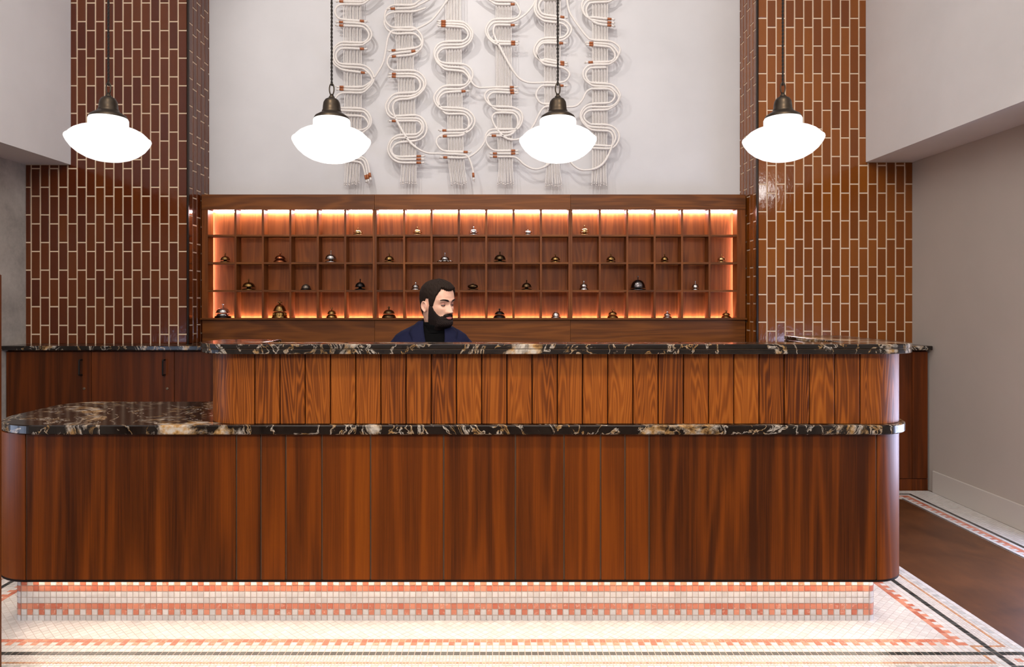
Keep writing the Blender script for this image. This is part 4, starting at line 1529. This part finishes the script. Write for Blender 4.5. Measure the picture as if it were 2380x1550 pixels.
HP = np.zeros((NZ, NA, 3))
AA = np.zeros(NA)
for ia in range(NA):
    a = -PI + 2 * PI * ia / NA          # 0 = face direction (-y)
    AA[ia] = a
for iz, z in enumerate(zl):
    f, b, w = interp(z, FT), interp(z, BT), interp(z, WT)
    for ia in range(NA):
        a = AA[ia]
        sa, ca = math.sin(a), math.cos(a)
        x = w * math.copysign(abs(sa) ** 0.92, sa)
        y = -f * ca ** 0.9 if ca > 0 else b * (-ca) ** 0.9
        if ca > 0:
            k = min(1.0, ca * 1.6)
            d = 0.0
            # nose
            if -.062 < z < .03:
                t = min(max((.018 - z) / .058, 0), 1)
                hgt = .004 + .024 * t ** 1.25
                if z < -.040:
                    hgt *= max(0.0, 1 - ((-.040 - z) / .0125) ** 2)
                if z > .018:
                    hgt *= max(0, 1 - (z - .018) / .012)
                d += hgt * gs(x, .0065 + .005 * t)
                d += .009 * gs(abs(x) - .0145, .006) * gs(z + .044, .0065)
            d += -.0125 * gs(abs(x) - .031, .015) * gs(z + .001, .0105)
            d += .0055 * gs(z - .0235, .008) * gs(abs(x) - .026, .024)
            d += .0045 * gs(abs(x) - .048, .016) * gs(z + .026, .016)
            d += -.003 * gs(abs(x) - .040, .016) * gs(z + .062, .018)
            d += .0065 * gs(x, .019) * gs(z + .0655, .0042) + .0075 * gs(x, .016) * gs(z + .0775, .0048)
            d += -.0045 * gs(x, .022) * gs(z + .0715, .0022)
            d += -.004 * gs(x, .02) * gs(z + .0865, .005)
            d += .007 * gs(x, .019) * gs(z + .103, .011)
            y -= d * k
            if z < -.13:
                y += 0
        HP[iz, ia] = (x, y, z)


def grid_normals(Pg):
    dz = np.gradient(Pg, axis=0)
    da = (np.roll(Pg, -1, axis=1) - np.roll(Pg, 1, axis=1))
    n = np.cross(da, dz)
    n /= np.maximum(np.linalg.norm(n, axis=2, keepdims=True), 1e-9)
    return n


HN = grid_normals(HP)
# make sure they point outwards
if (HN[60, :, :] * HP[60, :, :]).sum() < 0:
    HN = -HN

HEAD_Z = 1.301
HEAD_Y = -0.03
Rh = Matrix.Translation((0.026, HEAD_Y, HEAD_Z)) @ Matrix.Rotation(math.radians(33), 4, 'Z') @ Matrix.Rotation(math.radians(5), 4, 'X') @ Matrix.Rotation(math.radians(-2), 4, 'Y') @ Matrix.Diagonal((0.95, 0.95, 0.92, 1))


def hx(v):
    return tuple(Rh @ Vector(v))


def head_at(ia, z):
    """point and normal of the head surface in column ia at height z"""
    k = min(max(int(np.searchsorted(zl, z)) - 1, 0), NZ - 2)
    t = min(max((z - zl[k]) / (zl[k + 1] - zl[k]), 0.0), 1.0)
    return HP[k, ia] * (1 - t) + HP[k + 1, ia] * t, HN[k, ia] * (1 - t) + HN[k + 1, ia] * t


def patch(name, cols, zlo, zhi, thick, mat, rows=28, crown=False, taper=(0.10, 0.10)):
    """raised patch of the head surface between two height curves over a run of columns"""
    vs, fs = [], []
    for c in cols:
        a = AA[c % NA]
        z0, z1 = zlo(a), zhi(a)
        for q_ in range(rows + 1):
            t = q_ / rows
            z = z0 + (z1 - z0) * t
            p, n = head_at(c % NA, z)
            e_ = min(1.0, (t / taper[0]) ** 0.5 if taper[0] else 1.0, ((1 - t) / taper[1]) ** 0.5 if taper[1] else 1.0)
            vs.append(hx(p + n * (thick(a, z, p) * e_ + 0.0005)))
    m_ = len(cols)
    w_ = rows + 1
    closed = m_ == NA
    for i_ in range(m_ if closed else m_ - 1):
        k_ = (i_ + 1) % m_
        for q_ in range(rows):
            fs.append((i_ * w_ + q_, k_ * w_ + q_, k_ * w_ + q_ + 1, i_ * w_ + q_ + 1))
    if crown:
        vs.append(hx((0, 0, .1258 + thick(0, .126, (0, 0, .126)))))
        for i_ in range(m_):
            fs.append((i_ * w_ + rows, ((i_ + 1) % m_) * w_ + rows, len(vs) - 1))
    return mesh(name, vs, fs, mat, man, True)


def run(a0, a1):
    return [i_ for i_ in range(NA) if a0 <= AA[i_] <= a1]


# --- body: one skin of head, neck, torso, limbs and hands
hv = [hx(p) for p in HP.reshape(-1, 3)]
hf = []
for iz in range(NZ - 1):
    for ia in range(NA):
        ib = (ia + 1) % NA
        hf.append((iz * NA + ia, iz * NA + ib, (iz + 1) * NA + ib, (iz + 1) * NA + ia))
hv.append(hx((0, 0, .1258)))
for ia in range(NA):
    hf.append(((NZ - 1) * NA + ia, (NZ - 1) * NA + (ia + 1) % NA, len(hv) - 1))
body = G().add(hv, hf)
# ears
for s in (-1, 1):
    ev = []
    ef = []
    nu, nv = 22, 12
    for i in range(nu):
        t = 2 * PI * i / nu
        for j in range(nv):
            r = j / (nv - 1)
            # rim outline taller than wide, lobe narrower
            ry = .0165 * (1.0 - 0.22 * max(0, -math.sin(t)))
            rz = .031
            yy = ry * r * math.cos(t)
            zz = rz * r * math.sin(t)
            rim = gs(r - .86, .11) * .0075 * (1 if math.sin(t) > -0.75 else .5)
            dish = -.004 * gs(r - .45, .25)
            ev.append(hx((s * (.0755 + .006 + rim + dish + .010 * (math.cos(t) * r * .5 + .5)), .012 + yy + zz * .15, -.017 + zz)))
    for i in range(nu):
        k = (i + 1) % nu
        for j in range(nv - 1):
            q_ = (i * nv + j, k * nv + j, k * nv + j + 1, i * nv + j + 1)
            ef.append(q_ if s < 0 else q_[::-1])
    # rim to skull
    n0 = len(ev)
    for i in range(nu):
        t = 2 * PI * i / nu
        ev.append(hx((s * .068, .010 + .013 * math.cos(t), -.017 + .026 * math.sin(t))))
    for i in range(nu):
        k = (i + 1) % nu
        ef.append((i * nv + nv - 1, k * nv + nv - 1, n0 + k, n0 + i))
    body.add(ev, ef)


def skin_mesh(nodes, edges):
    me = bpy.data.meshes.new('tmp')
    me.from_pydata([n[:3] for n in nodes], edges, [])
    o = bpy.data.objects.new('tmp', me)
    COL.objects.link(o)
    md = o.modifiers.new('s', 'SKIN')
    md.use_smooth_shade = True
    for i, n in enumerate(nodes):
        me.skin_vertices[0].data[i].radius = (n[3], n[4] if len(n) > 4 else n[3])
    me.skin_vertices[0].data[0].use_root = True
    o.modifiers.new('d', 'SUBSURF').levels = 2
    dg = bpy.context.evaluated_depsgraph_get()
    ev = o.evaluated_get(dg).to_mesh()
    vs = [tuple(v.co) for v in ev.vertices]
    fs = [tuple(p.vertices) for p in ev.polygons]
    o.evaluated_get(dg).to_mesh_clear()
    bpy.data.objects.remove(o)
    bpy.data.meshes.remove(me)
    return vs, fs


SEAT = 0.56
nodes = [(0, 0.02, SEAT + .10, .15, .11), (0, 0.01, .82, .13, .10), (0, 0.0, 1.0, .15, .10), (0, .005, 1.10, .085, .075), (0, .0, 1.17, .055)]
edges = [(0, 1), (1, 2), (2, 3), (3, 4)]
ZD = ZL1
for s in (-1, 1):
    b0 = len(nodes)
    nodes += [(s * .165, 0.01, 1.075, .055), (s * .235, -.02, .94, .046), (s * .265, -.06, .855, .04), (s * .20, -.22, ZD + .045, .034), (s * .15, -.33, ZD + .034, .024, .028), (s * .13, -.40, ZD + .026, .018, .036)]
    edges += [(2, b0)] + [(b0 + k, b0 + k + 1) for k in range(5)]
    b1 = len(nodes)
    nodes += [(s * .09, -.02, SEAT + .08, .085), (s * .12, -.25, SEAT + .085, .07), (s * .13, -.40, SEAT + .06, .056), (s * .13, -.385, .36, .05), (s * .13, -.36, .10, .036), (s * .13, -.42, .05, .035), (s * .135, -.52, .035, .03)]
    edges += [(0, b1)] + [(b1 + k, b1 + k + 1) for k in range(6)]
vs, fs = skin_mesh(nodes, edges)
body.add(vs, fs)
for s in (-1, 1):
    bx_, by_ = s * .13, -.40
    for k, (ox, ln) in enumerate(((-.030, .062), (-.010, .074), (.010, .070), (.029, .055))):
        x0 = bx_ + ox
        z0 = ZD + .024
        nd = [(x0, by_ + .01, z0, .010), (x0 * 1.0, by_ - .035, z0 + .006, .0095), (x0 - s * .004, by_ - .035 - ln * .5, z0 + .001, .0085), (x0 - s * .008, by_ - .035 - ln, ZD + .0105, .0075)]
        vs, fs = skin_mesh(nd, [(0, 1), (1, 2), (2, 3)])
        body.add(vs, fs)
    nd = [(bx_ - s * .025, by_ + .035, ZD + .026, .012), (bx_ - s * .05, by_ + .0, ZD + .020, .0105), (bx_ - s * .06, by_ - .03, ZD + .0125, .009)]
    vs, fs = skin_mesh(nd, [(0, 1), (1, 2)])
    body.add(vs, fs)
body.build('body', M['skin'], man, True)

# --- hair
HL = [(0, .074), (.25, .076), (.45, .083), (.62, .086), (.80, .068), (.98, .045), (1.08, .02), (1.16, -.012), (1.42, -.014), (1.46, .028), (1.62, .030), (1.78, .0), (1.9, -.045), (2.3, -.075), (3.2, -.085)]


def hair_thick(a, z, p):
    t = interp(z, [(-.09, .002), (-.02, .0035), (.03, .006), (.07, .009), (.1, .012), (.126, .012)])
    if abs(a) < 0.9 and z > .06:
        t += .007 * gs(z - .095, .022) * math.cos(a * 1.3)
    return t * (1 + .10 * math.sin(a * 31 + z * 210) * math.sin(a * 13 - z * 90))


patch('hair', list(range(NA)), lambda a: interp(abs(a), HL) + .0012 * math.sin(a * 37), lambda a: .1253, hair_thick, M['hair'], 40, True, (0.12, 0))

# --- beard with moustache
BL = [(0, -.051), (.2, -.052), (.36, -.054), (.5, -.064), (.7, -.066), (.9, -.055), (1.1, -.035), (1.22, -.012), (1.45, -.010), (1.5, -.05), (1.62, -.11), (1.8, -.2), (3.2, -.3)]


def beard_thick(a, z, p):
    t = .0045 - .0035 * gs(a, .2) * gs(z + .0735, .008)
    if abs(a) < 1.0:
        t += .006 * gs(z + .118, .018)
    if abs(a) < 0.6 and z > -.064:
        t += .002
    return t * (1 + .15 * math.sin(a * 61 + z * 400) * math.sin(a * 23 - z * 300))


patch('beard', run(-1.62, 1.62), lambda a: -.150, lambda a: max(interp(abs(a), BL) + .0008 * math.sin(a * 41), -.146), beard_thick, M['beard'], 44, False, (0.08, 0.10))
# --- brows, lips, eyes


def xat(a):
    return abs(.0775 * math.sin(a)) ** 1.0


for sg in (-1, 1):
    cs = run(.13, .74) if sg > 0 else run(-.74, -.13)
    uu = lambda a: min(max((abs(a) - .13) / .61, 0), 1)
    bc = lambda a: .0205 + .0068 * math.sin(uu(a) * 2.5)
    bh = lambda a: .0052 * (1 - .72 * uu(a) ** 1.6) * min(1, .55 + uu(a) * 4)
    patch('eyebrow', cs, lambda a: bc(a) - bh(a), lambda a: bc(a) + bh(a), lambda a, z, p: .003, M['beard'], 8, False, (0.3, 0.3))
patch('lips', run(-.29, .29), lambda a: -.0715 - .0105 * math.sqrt(max(0, 1 - (a / .295) ** 2)), lambda a: -.0715 + .0065 * math.sqrt(max(0, 1 - (a / .295) ** 2)),
      lambda a, z, p: .0042, M['lip'], 12, False, (0.2, 0.2))
for s in (-1, 1):
    ec = Vector((s * .031, -.0735, -.001))
    g = G()
    pr = [(0.0125 * math.sin(PI * k / 14), -0.0125 * math.cos(PI * k / 14)) for k in range(15)]
    g.lathe(pr, seg=20)
    g.v = [hx(ec + Vector(v)) for v in g.v]
    eye = g.build('eyeball', M['eyew'], man, True)
    gd = Vector((0.22, -1, -0.22)).normalized()
    g = G()
    u = gd.cross(Vector((0, 0, 1))).normalized()
    w_ = u.cross(gd)
    vs = [ec + gd * .0131]
    for k in range(16):
        t = 2 * PI * k / 16
        vs.append(ec + gd * .0116 + (u * math.cos(t) + w_ * math.sin(t)) * .0058)
    g.add([hx(v) for v in vs], [(0, 1 + k, 1 + (k + 1) % 16) for k in range(16)])
    g.build('iris', M['iris'], eye, True)
    # upper lid with dark lash line, lower lid
    for nm, t0, t1, mt in (('upper_eyelid', 0, 90, M['lid']), ('lashes', -5, 3, M['beard']), ('lower_eyelid', -80, -24, M['lid'])):
        g = G()
        nu, nv = 16, 7
        vs = []
        for i in range(nu + 1):
            az = math.radians(-85 + 170 * i / nu)
            for j in range(nv + 1):
                el = math.radians(t0 + (t1 - t0) * j / nv)
                if nm != 'lower_eyelid':
                    el -= math.radians(9) * abs(math.sin(az)) ** 2
                rr = .0139 if nm != 'lashes' else .0148
                vs.append(hx(ec + Vector((rr * math.sin(az) * math.cos(el), -rr * math.cos(az) * math.cos(el), rr * math.sin(el)))))
        fs = [(i * (nv + 1) + j, (i + 1) * (nv + 1) + j, (i + 1) * (nv + 1) + j + 1, i * (nv + 1) + j + 1) for i in range(nu) for j in range(nv)]
        g.add(vs, fs).build(nm, mt, eye, True)

# --- clothes
JR = [(.60, .185, .135), (.70, .182, .125), (.82, .178, .118), (.95, .192, .122), (1.03, .205, .122), (1.08, .210, .116), (1.11, .204, .106), (1.135, .186, .094), (1.155, .158, .084), (1.172, .122, .078), (1.188, .088, .074), (1.203, .071, .072)]


def torso(rings, k, zadd=0.0):
    out = []
    n = 64
    for (z, a, b) in rings:
        row = []
        for i in range(n):
            t = 2 * PI * i / n
            ct, st_ = math.cos(t), math.sin(t)
            row.append((k * a * math.copysign(abs(ct) ** .85, ct), .012 + k * b * math.copysign(abs(st_) ** .85, st_), z + zadd))
        out.append(row)
    return out, n


JR2 = []
for i in range(len(JR) - 1):
    for k in range(4):
        t = k / 4
        JR2.append(tuple(JR[i][c] + (JR[i + 1][c] - JR[i][c]) * t for c in range(3)))
JR2.append(JR[-1])


def opening(z):
    return float(np.interp(z, [.86, 1.0, 1.10, 1.15, 1.21], [0.0, .038, .064, .070, .068]))


rows_, n_ = torso(JR2, 1.0)
g = G()
vs = [p for r in rows_ for p in r]
fs = []
for i in range(len(rows_) - 1):
    for k in range(n_):
        l = (k + 1) % n_
        c = [rows_[i][k], rows_[i][l], rows_[i + 1][l], rows_[i + 1][k]]
        mxx = sum(q_[0] for q_ in c) / 4
        myy = sum(q_[1] for q_ in c) / 4
        mzz = c[0][2]
        if myy < -.02 and abs(mxx) < opening(mzz):
            continue
        fs.append((i * n_ + k, i * n_ + l, (i + 1) * n_ + l, (i + 1) * n_ + k))
g.add(vs, fs)
# sleeves
sl = []
for s in (-1, 1):
    vs2, fs2 = skin_mesh([(s * .12, .012, 1.085, .075, .07), (s * .175, .012, 1.072, .068, .066), (s * .232, -.018, .945, .062), (s * .268, -.058, .858, .056), (s * .21, -.20, ZD + .062, .05), (s * .172, -.285, ZD + .047, .042)], [(k, k + 1) for k in range(5)])
    g.add(vs2, fs2)
jac = g.build('jacket', M['navy'], man, True)
# lapels and collar
for s in (-1, 1):
    g = G()
    prof = [(.87, .000, .03), (.95, .018, .07), (1.04, .040, .115), (1.085, .047, .138), (1.10, .049, .150), (1.104, .050, .112), (1.12, .052, .118), (1.145, .054, .128), (1.165, .055, .118), (1.185, .054, .092), (1.203, .052, .078)]
    vs = []
    for z, xi, xo in prof:
        a = float(np.interp(z, [r[0] for r in JR], [r[1] for r in JR]))
        b = float(np.interp(z, [r[0] for r in JR], [r[2] for r in JR]))
        for k in range(5):
            x = xi + (xo - xi) * k / 4
            x = min(x, a * .985)
            yy = .012 - b * max(0.0, 1 - (x / a) ** (1 / .425 * 1.0)) ** .425
            vs.append((s * x, yy - .007 - .003 * math.sin(PI * k / 4), z + (.006 if z > 1.1 else 0)))
    fs = []
    for i in range(len(prof) - 1):
        for k in range(4):
            q_ = (i * 5 + k, i * 5 + k + 1, (i + 1) * 5 + k + 1, (i + 1) * 5 + k)
            fs.append(q_ if s > 0 else q_[::-1])
    o = g.add(vs, fs).build('lapel', M['navy'], jac, True)
    md = o.modifiers.new('thickness', 'SOLIDIFY')
    md.thickness = 0.004
md = jac.modifiers.new('thickness', 'SOLIDIFY')
md.thickness = 0.004
# turtleneck
rows_, n_ = torso([(r[0], r[1] * .955, r[2] * .93) for r in JR2], 1.0)
g = G()
fs = []
for i in range(len(rows_) - 1):
    for k in range(n_):
        l = (k + 1) % n_
        fs.append((i * n_ + k, i * n_ + l, (i + 1) * n_ + l, (i + 1) * n_ + k))
g.add([p for r in rows_ for p in r], fs)
nr = []
for j, (t, rr) in enumerate([(0, .074), (.15, .068), (.5, .0665), (.9, .067), (1.0, .0655), (1.02, .062), (.95, .0585), (.5, .058)]):
    for k in range(40):
        q_ = 2 * PI * k / 40
        x = rr * math.cos(q_) * .98
        y = rr * math.sin(q_) * 1.08
        zt_ = 1.148 + t * (.040 + .034 * (.5 + .5 * math.sin(q_)))
        nr.append((x + .006 * t, y + .004 - .012 * t, zt_))
fs = []
for j in range(7):
    for k in range(40):
        l = (k + 1) % 40
        fs.append((j * 40 + k, j * 40 + l, (j + 1) * 40 + l, (j + 1) * 40 + k))
g.add(nr, fs).build('turtleneck', M['knit'], man, True)
# trousers and shoes
g = G()
for s in (-1, 1):
    vs, fs = skin_mesh([(0, .03, SEAT + .11, .165, .125), (s * .09, -.02, SEAT + .085, .098), (s * .12, -.25, SEAT + .09, .084), (s * .13, -.41, SEAT + .06, .07), (s * .13, -.39, .36, .062), (s * .13, -.365, .10, .055)], [(k, k + 1) for k in range(5)])
    g.add(vs, fs)
SEAT_TOP = min(v[2] for v in g.v if math.hypot(v[0], v[1] - .02) < .24) - .0015
g.build('trousers', M['trouser'], man, True)
for s in (-1, 1):
    vs, fs = skin_mesh([(s * .13, -.34, .045, .043, .042), (s * .13, -.43, .045, .045, .042), (s * .135, -.53, .038, .042, .034), (s * .135, -.58, .034, .03, .026)], [(0, 1), (1, 2), (2, 3)])
    G().add([(v[0], v[1], max(v[2], .004)) for v in vs], fs).build('shoe', M['shoe'], man, True)

stool = empty('swivel_stool', (man.location.x, DM + 0.02, 0))
tag(stool, 'round black swivel stool under the seated bearded man', 'stool')
G().lathe([(0, SEAT_TOP - .055), (.17, SEAT_TOP - .055), (.185, SEAT_TOP - .045), (.19, SEAT_TOP - .02), (.175, SEAT_TOP - .004), (0, SEAT_TOP)], seg=36).build('seat', M['shoe'], stool, True)
G().lathe([(.03, .06), (.03, .30), (.022, .30), (.022, SEAT_TOP - .05)], seg=20).build('column', M['inlay'], stool, True)
g = G()
for k in range(5):
    a = 2 * PI * k / 5 + .3
    g.tube([(0, 0, .075), (.22 * math.cos(a), .22 * math.sin(a), .05)], [.022, .014], 8)
    g.tube([(.22 * math.cos(a), .22 * math.sin(a), .05), (.22 * math.cos(a), .22 * math.sin(a), .0)], [.016, .02], 8)
g.build('foot', M['black'], stool, True)
